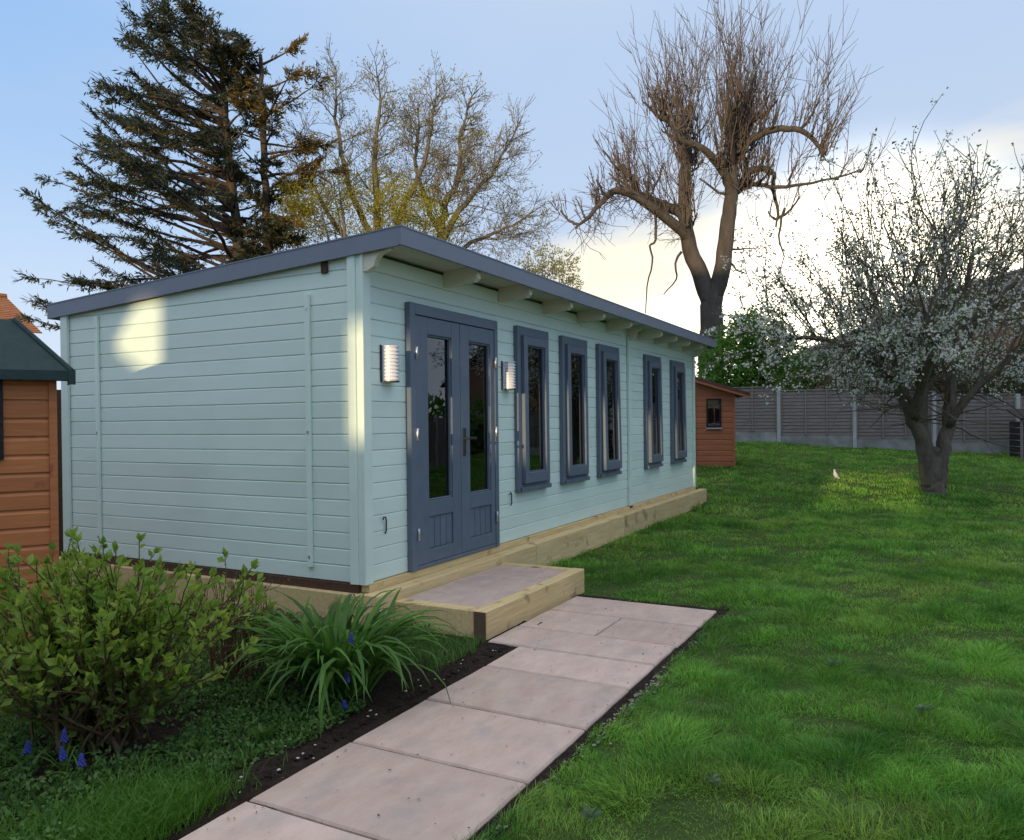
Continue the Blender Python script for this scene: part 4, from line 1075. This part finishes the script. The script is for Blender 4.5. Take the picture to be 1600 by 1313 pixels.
# --- leafy crowns
def leafy(name,label,cat,d,s,blobs,n,Ls,Ws,mat,bark,seed,stem_h,r=.12,up=.2,stems=5):
    random.seed(seed); t=plant_root(name,d,s,label,cat); mb=MB()
    for k in range(stems):
        b=random.choice(blobs); tip=Vector(b[0])+wob(.3)*b[1][0]
        limb(mb,[(random.gauss(0,r*.8),random.gauss(0,r*.8),-.2),(tip.x*.3+random.gauss(0,.1),tip.y*.3,stem_h*.6),tuple(tip*.75+Vector((0,0,.1))),tuple(tip)],r/(1+.25*k),.015,6,4,.02)
    mb.build('trunk',bark,t,True)
    C=[];D=[]; vol=[b[1][0]*b[1][1]*b[1][2] for b in blobs]; tot=sum(v**.8 for v in vol)
    for b,v in zip(blobs,vol):
        m=int(n*v**.8/tot/14)
        for k in range(m):      # small sprays, denser towards the surface
            a=Vector((random.gauss(0,1),random.gauss(0,1),random.gauss(0,1))).normalized(); rr=random.random()**.38*(1+random.gauss(0,.10))
            c=Vector(b[0])+Vector((a.x*b[1][0],a.y*b[1][1],a.z*b[1][2]))*rr
            for j in range(14): C.append(c+wob(.11)); D.append(a*.7+wob(.8)+Vector((0,0,up)))
    n_=len(C); leaves('crown',mat,t,np.array(C),np.array(D),rng.uniform(Ls*.7,Ls*1.3,n_),rng.uniform(Ws*.7,Ws*1.3,n_)); return t
leafy('spring_tree','low tree with yellow green spring leaves showing just above the roof','tree',26.8,-5.0,[((-2.0,0,7.7),(1.3,1.1,1.2)),((-1.2,.2,8.7),(.9,.9,.9)),((.3,0,7.6),(1.5,1.1,1.1)),((1.4,-.1,7.9),(.9,.9,.8)),((.6,.3,8.6),(.6,.6,.6)),((2.3,.2,7.3),(1.0,1,.9)),((-2.6,.2,7.6),(1.1,1,1.4))],15000,.075,.048,M['gold'],M['bark_grey'],51,6.5,.2,.2,8)
leafy('spring_tree','small pale olive tree far off, seen over the middle of the roof line','tree',45,1.9,[((0,0,9.3),(1.7,1.5,1.5)),((1.0,0,8.6),(1.3,1.3,1.5)),((-1.2,0,8.4),(1.4,1.3,1.4))],3600,.13,.08,M['olive'],M['bark_grey'],52,7.5,.2,.3,14)
leafy('laurel_bush','bright green evergreen bush beside the trunk of the tall pollard, behind the fence','shrub',22.4,6.65,[((-.25,0,2.1),(1.05,.9,1.35)),((.30,0,2.9),(.85,.8,1.0)),((1.0,.1,2.0),(.9,.8,1.4)),((-.7,.1,1.5),(.65,.7,1.2))],14000,.12,.065,M['laurel'],M['bark'],53,1.5,.08,.25,9)
leafy('hedge','dark evergreen hedge behind the fence under the grey roofed house','hedge',22.3,11.4,[((-2.6,0,1.5),(1.5,.8,1.35)),((-.9,.1,1.6),(1.5,.8,1.35)),((.9,0,1.5),(1.5,.8,1.4)),((2.7,0,1.6),(1.6,.8,1.4)),((4.6,0,1.7),(1.6,.8,1.5))],15000,.10,.055,M['hedge'],M['bark'],54,1.2,.07,.2,12)
hb=[((k*2.4,random.uniform(-.4,.4),1.05+random.uniform(-.15,.15)),(1.7,1.2,1.15+random.uniform(-.15,.2))) for k in range(-5,6)]
leafy('hedge','tall dark evergreen hedge beyond the right hand boundary, mirrored in the window glass','hedge',12.5,15.5,hb,9000,.26,.15,M['laurel'],M['bark'],55,1.8,.1,.2,14).rotation_euler=(0,0,0.0)

# ------------------------------------------------------------------ planting bed
def bed_z(x,y): return max(soil_z(x,y),-.296) if y>-1.1 else -.31
random.seed(61)
# big spring shrub
bx_,by_=-2.06,-.16
sh=empty('flowering_shrub',(bx_,by_,-.30)); sh.rotation_euler=(0,0,VIEW_RZ); tag(sh,'large bushy shrub with fresh yellow green leaves beside the strap leaved clump','shrub')
st=MB(); tips=[]; LC=[];LD=[]; big=[]
for k in range(104):
    a=random.uniform(0,6.283); sp=random.uniform(.05,1.05); h=random.uniform(.46,.84)*(1-.25*sp)
    ex=Vector((math.cos(a)*.74*sp,math.sin(a)*.48*sp,h)); p0=Vector((random.gauss(0,.09),random.gauss(0,.08),-.03))
    q=limb(st,[p0,tuple(p0*.8+Vector((ex.x*.28,ex.y*.28,h*.33))),tuple(Vector((ex.x*.68,ex.y*.68,h*.7))),tuple(ex)],random.uniform(.006,.012),.0025,5,4,.006)
    n=len(q)
    br=[q]
    for j in range(4):
        i=random.randint(n//3,n-2); d=(q[i+1]-q[i]).normalized()+wob(.45); br.append(shoot(st,q[i],d,random.uniform(.10,.30),.004,.002,4,.12,.12,4))
    for b in br:
        for i in range(1,len(b)):
            f_=i/(len(b)-1); hz=b[i].z
            if hz<.08: continue
            m=random.randint(2,5) if f_>.45 else random.randint(1,2)
            for l in range(m):
                p=b[i-1].lerp(b[i],random.random()); ax_=(b[i]-b[i-1]).normalized(); o=ax_.orthogonal(); o.rotate(Matrix.Rotation(random.uniform(0,6.283),3,ax_))
                dv=ax_*random.uniform(.5,1.1)+o*.8; sz=random.choice((.022,.03,.036,.042,.05,.06))*random.uniform(.85,1.15)*(.75+.35*f_)
                (big if (hz>.38) else []).append((p,dv,sz)) if hz>.38 else None
                LC.append((p,dv,sz,hz))
        for l in range(5):
            p=b[-1]; dv=(b[-1]-b[-2]).normalized()+wob(.35); LC.append((p,dv,random.uniform(.035,.058),p.z+.2))
st.build('stems',M['stem'],sh,True)
# nearest and largest leaves one by one, the rest as one mass
toC=(Matrix.Rotation(-VIEW_RZ,3,'Z')@(CAM-Vector((bx_,by_,-.3)))).normalized()
order=sorted(range(len(LC)),key=lambda i:-(LC[i][0].dot(toC)*1.2+LC[i][2]*9+random.uniform(0,.25)))
lv,lf_=leaf_arrays(np.zeros((1,3)),np.array([[1.,0,0]]),1.0,.5,.22,np.array([[0,0,1.]]))
leafmeshes=[]
for k in range(3):
    v,f=leaf_arrays(np.zeros((1,3)),np.array([[1.,0,0]]),1.0,.46+.06*k,.15+.08*k,np.array([[0,1.,0]])); leafmeshes.append(np_mesh('leaf',v,f,M['shrub']))
def place_leaf(parent,meshes,p,d,sz,name='leaf'):
    o=link(name,random.choice(meshes),parent); d=Vector(d).normalized(); q=d.to_track_quat('X','Z'); 
    o.matrix_local=Matrix.Translation(p)@q.to_matrix().to_4x4()@Matrix.Rotation(random.uniform(-.9,.9),4,'X')@Matrix.Scale(sz,4); return o
for i in order[:300]: place_leaf(sh,leafmeshes,LC[i][0],LC[i][1],LC[i][2])
rest=[LC[i] for i in order[300:]]
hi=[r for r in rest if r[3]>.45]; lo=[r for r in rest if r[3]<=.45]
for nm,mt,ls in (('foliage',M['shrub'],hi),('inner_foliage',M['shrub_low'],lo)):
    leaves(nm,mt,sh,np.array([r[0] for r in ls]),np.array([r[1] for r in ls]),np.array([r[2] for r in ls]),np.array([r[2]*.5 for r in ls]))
# red-stemmed twiggy shrub
rs=empty('twiggy_shrub',(-1.25,-.08,-.30)); rs.rotation_euler=(0,0,VIEW_RZ); tag(rs,'thin red brown twiggy shrub between the bushy shrub and the strap leaved clump','shrub')
st=MB(); C=[];D=[];C2=[];D2=[]
for k in range(46):
    a=random.uniform(0,6.283); sp=random.uniform(0,1); h=random.uniform(.35,.62)
    q=shoot(st,Vector((random.gauss(0,.07),random.gauss(0,.07),-.02)),Vector((math.cos(a)*.33*sp+.05,math.sin(a)*.33*sp,1)),h,.005,.0018,6,.07,.02,4)
    for j in range(3):
        i=random.randint(2,5); b=shoot(st,q[i],(q[i+1]-q[i]).normalized()+wob(.4),random.uniform(.08,.2),.0028,.0015,3,.12,.06,3)
        for l in range(2): C.append(b[-1]+wob(.01)); D.append(wob(1)+Vector((0,0,.8)))
    if random.random()<.3: C2.append(q[-1]); D2.append(wob(1)+Vector((0,0,1)))
st.build('stems',M['stem_red'],rs,True); leaves('foliage',M['shrub_low'],rs,np.array(C),np.array(D),rng.uniform(.015,.03,len(C)),rng.uniform(.008,.016,len(C)))
# strap-leaved clump
lily=empty('daylily_clump',(-1.06,-.66,-.30)); lily.rotation_euler=(0,0,VIEW_RZ); tag(lily,'clump of arching strap shaped green leaves in front of the room corner','plant')
def strap(L,Wd,arch,seg=9):
    mb=MB(); x=z=0.0; th=R(82); pts=[]
    for i in range(seg+1):
        t=i/seg; pts.append((x,z,Wd*(.75+.5*math.sin(min(1,t*1.6)*math.pi*.5))*(1-max(0,(t-.55)/.45)**1.6)+.0006))
        th-=arch/seg*(0.35+1.3*t); x+=math.cos(th)*L/seg; z+=math.sin(th)*L/seg
    for (a,b,w) in pts: mb.v+=[(a,-w/2,b+w*.16),(a,0,b-w*.10),(a,w/2,b+w*.16)]
    for i in range(seg):
        o=3*i; mb.f+=[(o,o+1,o+4,o+3),(o+1,o+2,o+5,o+4)]
    return mb.mesh('leaf',M['lily'],True,False)
straps=[strap(.62+.05*k,.0195+.0016*(k%3),R(58+22*k)) for k in range(6)]
for k in range(299):
    a=random.uniform(0,6.283); rr=.17*math.sqrt(random.random()); i=min(5,int(abs(random.gauss(0,2.1))+rr*9)); 
    o=link('leaf',straps[i],lily,(math.cos(a)*rr,math.sin(a)*rr*.8,-.02),(random.gauss(0,.18),random.gauss(0,.12)+rr*.5,a+random.gauss(0,.7))); s_=random.uniform(.62,1.06); o.scale=(s_,s_*random.uniform(.85,1.15),s_)
# grape hyacinths
def muscari(x,y,h,label,lean=0.0,stack=1):
    t=empty('grape_hyacinth',(x,y,bed_z(x,y)-.005)); tag(t,label,'flower','grape hyacinths in the bed'); t.rotation_euler=(lean,lean*.6,random.uniform(0,6))
    MB().tube([(0,0,0),(.004,0,h*.5),(0,.003,h)],[.0028,.0025,.002],5).build('stalk',M['stem'] if False else M['cover_bright'],t,True)
    mb=MB(); n=34
    for k in range(n):
        f_=k/n; r=.0115*(1-f_*.72); a=k*2.4; z=h-.01+f_*.050; c=(math.cos(a)*r,math.sin(a)*r,z); q=.0056*(1-f_*.45)
        mb.lathe([(q*.3,-q*1.1),(q,-q*.4),(q,q*.4),(q*.35,q*1.0)],c,6)
    mb.build('flower_spike',M['muscari'],t,True)
    for k in range(4): o=link('leaf',straps[k%3],t,(0,0,-.005),(0,.25,k*1.6)); o.scale=(.26,.30,.26)
muscari(-2.40,-.22,.115,'grape hyacinth nearest the left edge of the bed, under the bushy shrub',.05)
muscari(-2.30,-.31,.145,'taller grape hyacinth of the close pair, under the bushy shrub',-.05)
muscari(-2.315,-.345,.085,'shorter grape hyacinth of the close pair, under the bushy shrub',.1)
muscari(-2.33,-.47,.085,'grape hyacinth nearest the long grass, front of the shrub')
muscari(-1.27,-.90,.15,'grape hyacinth standing at the front of the strap leaved clump',.1)
muscari(-1.30,-.93,.05,'very low grape hyacinth at the front of the strap leaved clump',.3)
muscari(-1.15,-.84,.31,'grape hyacinth raised among the leaves in the middle of the strap leaved clump',.0)
# ground cover
def vnoise(x,y,sc,seed):
    g=np.random.default_rng(seed).random((64,64)); X=np.asarray(x)*sc; Y=np.asarray(y)*sc; xi=np.floor(X).astype(int); yi=np.floor(Y).astype(int); fx=X-xi; fy=Y-yi; fx=fx*fx*(3-2*fx); fy=fy*fy*(3-2*fy)
    q=lambda i,j: g[i%64,j%64]
    return (q(xi,yi)*(1-fx)+q(xi+1,yi)*fx)*(1-fy)+(q(xi,yi+1)*(1-fx)+q(xi+1,yi+1)*fx)*fy
n=64000
X=rng.uniform(-3.2,.1,n); Y=-1.10+rng.random(n)**1.3*2.9
edge=-1.03+.10*vnoise(X,X*0,3.1,4)+np.where(X>-1.1,.16+.25*(X+1.1),0)
dens=vnoise(X,Y,2.6,5)
keep=(Y>edge)&(dens>.10+.37*(X>-.55))&~((Y>-.20)&(X>-.06))
bare_=((X+2.0)/.42)**2+((Y+.30)/.16)**2<1
keep&=~(bare_&(rng.random(n)<.75))
X=X[keep];Y=Y[keep]; hh=(.015+.10*vnoise(X,Y,3.3,6)*vnoise(X,Y,1.1,8)*1.6)*rng.random(len(X))
Zs=np.array([bed_z(a,b) for a,b in zip(X,Y)])+hh
D=rng.normal(size=(len(X),3)); D[:,2]=np.abs(D[:,2])*.7+.15
V,F=leaf_arrays(np.stack([X,Y,Zs],1),D,rng.uniform(.014,.034,len(X)),rng.uniform(.009,.020,len(X)),.2)
tag(link('ground_cover',np_mesh('ground_cover',V,F,M['cover'])),'low mat of small green leaves filling the planting bed','ground cover',None,'stuff')
# young pale plant near the path
def rosette(name,label,x,y,n,L,mat,up=.55,z=None,wf=.32,cat='plant'):
    t=empty(name,(x,y,bed_z(x,y) if z is None else z)); tag(t,label,cat)
    ms=[]
    for k in range(2):
        v,f=leaf_arrays(np.zeros((1,3)),np.array([[1.,0,0]]),1.0,wf,.2,np.array([[0,1.,0]])); ms.append(np_mesh('leaf',v,f,mat))
    for k in range(n):
        a=k*2.4+random.gauss(0,.2); d=Vector((math.cos(a),math.sin(a),up*random.uniform(.4,1.6))); place_leaf(t,ms,Vector((0,0,.005+.05*random.random()*up)),d,L*random.uniform(.6,1.1))
    return t
rosette('leafy_seedling','small pale green leafy plant at the front of the bed, left of the path',-1.74,-.84,26,.075,M['cover_bright'],.9,None,.42)
rosette('leafy_seedling','broad leaved pale green plant at the foot of the bushy shrub',-1.93,-.66,14,.07,M['cover_bright'],.8,None,.55)
# long grass in the near left corner of the bed
def blades(name,X,Y,Zb,H,Wd,mat,lean,label=None,cat=None):
    n=len(X); a=rng.uniform(0,2*np.pi,n); S=np.stack([np.cos(a),np.sin(a),np.zeros(n)],1); b=rng.uniform(0,2*np.pi,n); Ld=np.stack([np.cos(b),np.sin(b),np.zeros(n)],1)*(rng.random(n)[:,None]*.9+.15)+lean
    B=np.stack([X,Y,Zb],1); H=H[:,None]; w=Wd[:,None]*.5; up=np.array([[0,0,1.]])
    mid=B+up*H*.50+Ld*H*.34; tip=B+up*H*.74+Ld*H*1.05
    V=np.stack([B-S*w,B+S*w,mid-S*w*.8,mid+S*w*.8,tip],1).reshape(-1,3); i=np.arange(n)[:,None]*5
    F=np.concatenate([i+np.array([[0,1,3]]),i+np.array([[0,3,2]]),i+np.array([[2,3,4]])],1).reshape(-1,3)
    return link(name,np_mesh(name,V,F,mat))
n=7000; X=rng.normal(-2.52,.20,n); Y=rng.normal(-.93,.14,n); k=(Y>-1.12); X=X[k];Y=Y[k]; n=len(X)
tag(blades('long_grass',X,Y,np.array([bed_z(a,b) for a,b in zip(X,Y)]),rng.uniform(.05,.13,n),rng.uniform(.0025,.0045,n),M['grass_long'],np.zeros((n,3))),'tuft of bright long grass in the near left corner of the bed','grass',None,'stuff')
n=3000; X=rng.uniform(-.62,.06,n); Y=rng.uniform(-.98,-.22,n); k=vnoise(X,Y,5,9)>.38; X=X[k];Y=Y[k]; n=len(X)
tag(blades('long_grass',X,Y,np.array([bed_z(a,b) for a,b in zip(X,Y)]),rng.uniform(.03,.09,n),rng.uniform(.002,.004,n),M['lily'],np.zeros((n,3))),'thin dark grass growing between the strap leaved clump and the timber step','grass',None,'stuff')

# stones and crumbs of soil
def stones(name,pts,rmin,rmax,mat,label):
    mb=MB()
    for (x,y,z) in pts:
        r=random.uniform(rmin,rmax); s_=[r*random.uniform(.7,1.2) for _ in range(3)]; s_[2]*=.65; o=len(mb.v)
        for (a,b,c) in ((1,0,0),(-1,0,0),(0,1,0),(0,-1,0),(0,0,1),(0,0,-1),(.62,.62,.5),(-.62,.6,.5),(.6,-.62,.5),(-.6,-.6,.5)):
            j=random.uniform(.85,1.12); mb.v.append((x+a*s_[0]*j,y+b*s_[1]*j,z+c*s_[2]*j))
        for f in ((0,6,8),(6,4,8),(6,7,4),(7,9,4),(9,8,4),(1,9,7),(2,7,6),(3,8,9),(0,2,6),(2,1,7),(1,3,9),(3,0,8),(0,5,2),(2,5,1),(1,5,3),(3,5,0)): mb.f.append(tuple(o+i for i in f))
    return tag(mb.build(name,mat,None,False,False),label,'stones',None,'stuff')
P=[(random.gauss(-.30,.22),random.gauss(2.9,.35),0) for _ in range(130)]; P=[(x,y,bed_z(x,y)+.015+.06*random.random()) for x,y,_ in P if x<-.08]
stones('pebbles',P,.018,.045,M['pebble'],'heap of grey pebbles at the far left foot of the room')
P=[]
for k in range(130):
    x=random.uniform(-2.6,.9); 
    P.append((x,-2.075-abs(random.gauss(0,.035)),-.303))
for k in range(110): x=random.gauss(-.45,.30); P.append((x,-2.085-abs(random.gauss(0,.05)),-.300))
stones('gravel_edge',P,.004,.011,M['grit'],'scattered gravel along the lawn edge of the path')
P=[]
for k in range(420):
    x=random.uniform(-2.7,.05); y=-1.16+abs(random.gauss(0,.10))+(.12*random.random() if x>-.9 else 0); P.append((x,y,bed_z(x,y)))
stones('soil_crumbs',P,.004,.014,M['soil'],'crumbs of dark soil along the bed side of the path')
P=[]
for k in range(46):
    x=random.uniform(-2.4,.02); y=-1.15+abs(random.gauss(0,.16)); P.append((x,y,bed_z(x,y)+.004))
stones('pale_grit',P,.004,.009,M['pebble'],'pale grit lying on the dark soil beside the path')

# ------------------------------------------------------------------ turf
def is_lawn(x,y):
    room_=(x>-.1)&(x<8.79)&(y>-.175)&(y<3.6)
    left=(x<1.545)&(y>-2.055-.035*vnoise(x,x*0,4.3,12)-.03*(np.abs(x+.5)<.4))
    stp=(x<1.75)&(y>-.95)
    ph=(np.abs(x)<0)
    return ~(room_|left|stp)
def turf(name,bands,mat,seed):
    XX=[];YY=[];HH=[];WW_=[];LX=[];LY=[]
    for (d0,d1,per,w,hm) in bands:
        area=(d1**2-d0**2)*.5*1.74; n=int(area*per); d=np.sqrt(rng.random(n)*(d1**2-d0**2)+d0**2); s=d*rng.uniform(-.74,1.0,n)
        x=CAM.x+d*FH.x+s*RH.x; y=CAM.y+d*FH.y+s*RH.y; k=is_lawn(x,y)
        cfun=lambda u,v: vnoise(u,v,5.4,21)*.42+vnoise(u+.37*v,v-.2*u,9.5,24)*.23+vnoise(u,v,1.9,22)*.35
        cl=cfun(x,y); bald=vnoise(x,y,2.4,23)
        k&=rng.random(n)<(.38+1.9*np.clip(cl-.30,0,1)/.45)
        k&=~((bald<.18)&(rng.random(n)<.4))
        x=x[k];y=y[k];cl=cl[k]; e_=.02
        gx=(cfun(x+e_,y)-cl)/e_; gy=(cfun(x,y+e_)-cl)/e_
        LX.append(np.clip(-gx*.28,-.9,.9)); LY.append(np.clip(-gy*.28,-.9,.9))
        h=(.018+.17*np.clip(cl-.30,0,1)**1.25)*rng.uniform(.55,1.25,len(x))*hm
        XX.append(x);YY.append(y);HH.append(h);WW_.append(np.full(len(x),w)*rng.uniform(.7,1.2,len(x)))
    x=np.concatenate(XX);y=np.concatenate(YY);h=np.concatenate(HH);w=np.concatenate(WW_)
    lx=(vnoise(x,y,2.1,31)-.5)*1.0+np.concatenate(LX); ly=(vnoise(x,y,2.1,32)-.5)*1.0+np.concatenate(LY)
    return blades(name,x,y,ground_z(x,y)-.003,h,w,mat,np.stack([lx,ly,np.zeros(len(x))],1))
tag(turf('grass',[(2.3,4.6,15500,.0033,1.0),(4.6,7.5,5600,.0050,1.1),(7.5,11.5,2300,.0075,1.3),(11.5,21.5,850,.013,1.5)],M['grass'],1),'short tufty green grass of the lawn','grass',None,'stuff')
random.seed(71)
for x,y,lb in ((-1.27,-2.69,'small grey green weed in the lawn, nearest the path corner'),(-.10,-3.40,'grey green weed in the right hand part of the lawn'),(-1.716,-2.375,'flat grey green weed close to the near end of the path'),(.45,-2.95,'flat pale weed in the middle of the near lawn')):
    rosette('lawn_weed',lb,x,y,15,.05,M['weed'],.35,gz(x,y)+.03,.36,'weed')
# small white bird on the grass
bp_=WG(14.75,6.08); bd=empty('bird',(bp_.x,bp_.y,bp_.z+.03)); bd.rotation_euler=(0,0,VIEW_RZ+R(215)); bd.scale=(.75,.75,.85); tag(bd,'small white bird standing upright on the lawn left of the apple tree','bird')
mb=MB(); mb.tube([(-.10,0,.05),(-.06,0,.075),(-.01,0,.10),(.035,0,.145),(.055,0,.19),(.058,0,.215),(.066,0,.235),(.075,0,.245)],[.012,.035,.052,.048,.030,.024,.024,.012],10)
mb.tube([(-.08,0,.06),(-.14,0,.04),(-.19,0,.03)],[.022,.018,.006],6); body=mb.build('body',M['lampwhite'],bd,True)
MB().tube([(.078,0,.243),(.10,0,.238)],[.007,.001],5).build('beak',M['timber'],bd); 
for s_ in (-1,1): MB().tube([(0,s_*.018,.06),(.004,s_*.018,-.03)],[.004,.003],5).build('leg',M['timber_dark'],bd)

random.seed(83); C=[];D=[]
for k in range(150):
    x=random.uniform(-2.9,1.4); y=random.choice((-1.165-abs(random.gauss(0,.12)),random.uniform(-2.0,-1.2),-2.03+abs(random.gauss(0,.10)))); C.append((x,y,PATH_T+.004)); D.append((random.gauss(0,1),random.gauss(0,1),.05))
C=np.array(C); V,F=leaf_arrays(C,np.array(D),rng.uniform(.006,.020,len(C)),rng.uniform(.003,.009,len(C)),.1,np.tile([0,0,1.],(len(C),1)))
tag(link('leaf_litter',np_mesh('leaf_litter',V,F,M['endgrain'])),'small dry leaf scraps lying on the sandstone path','litter',None,'stuff')
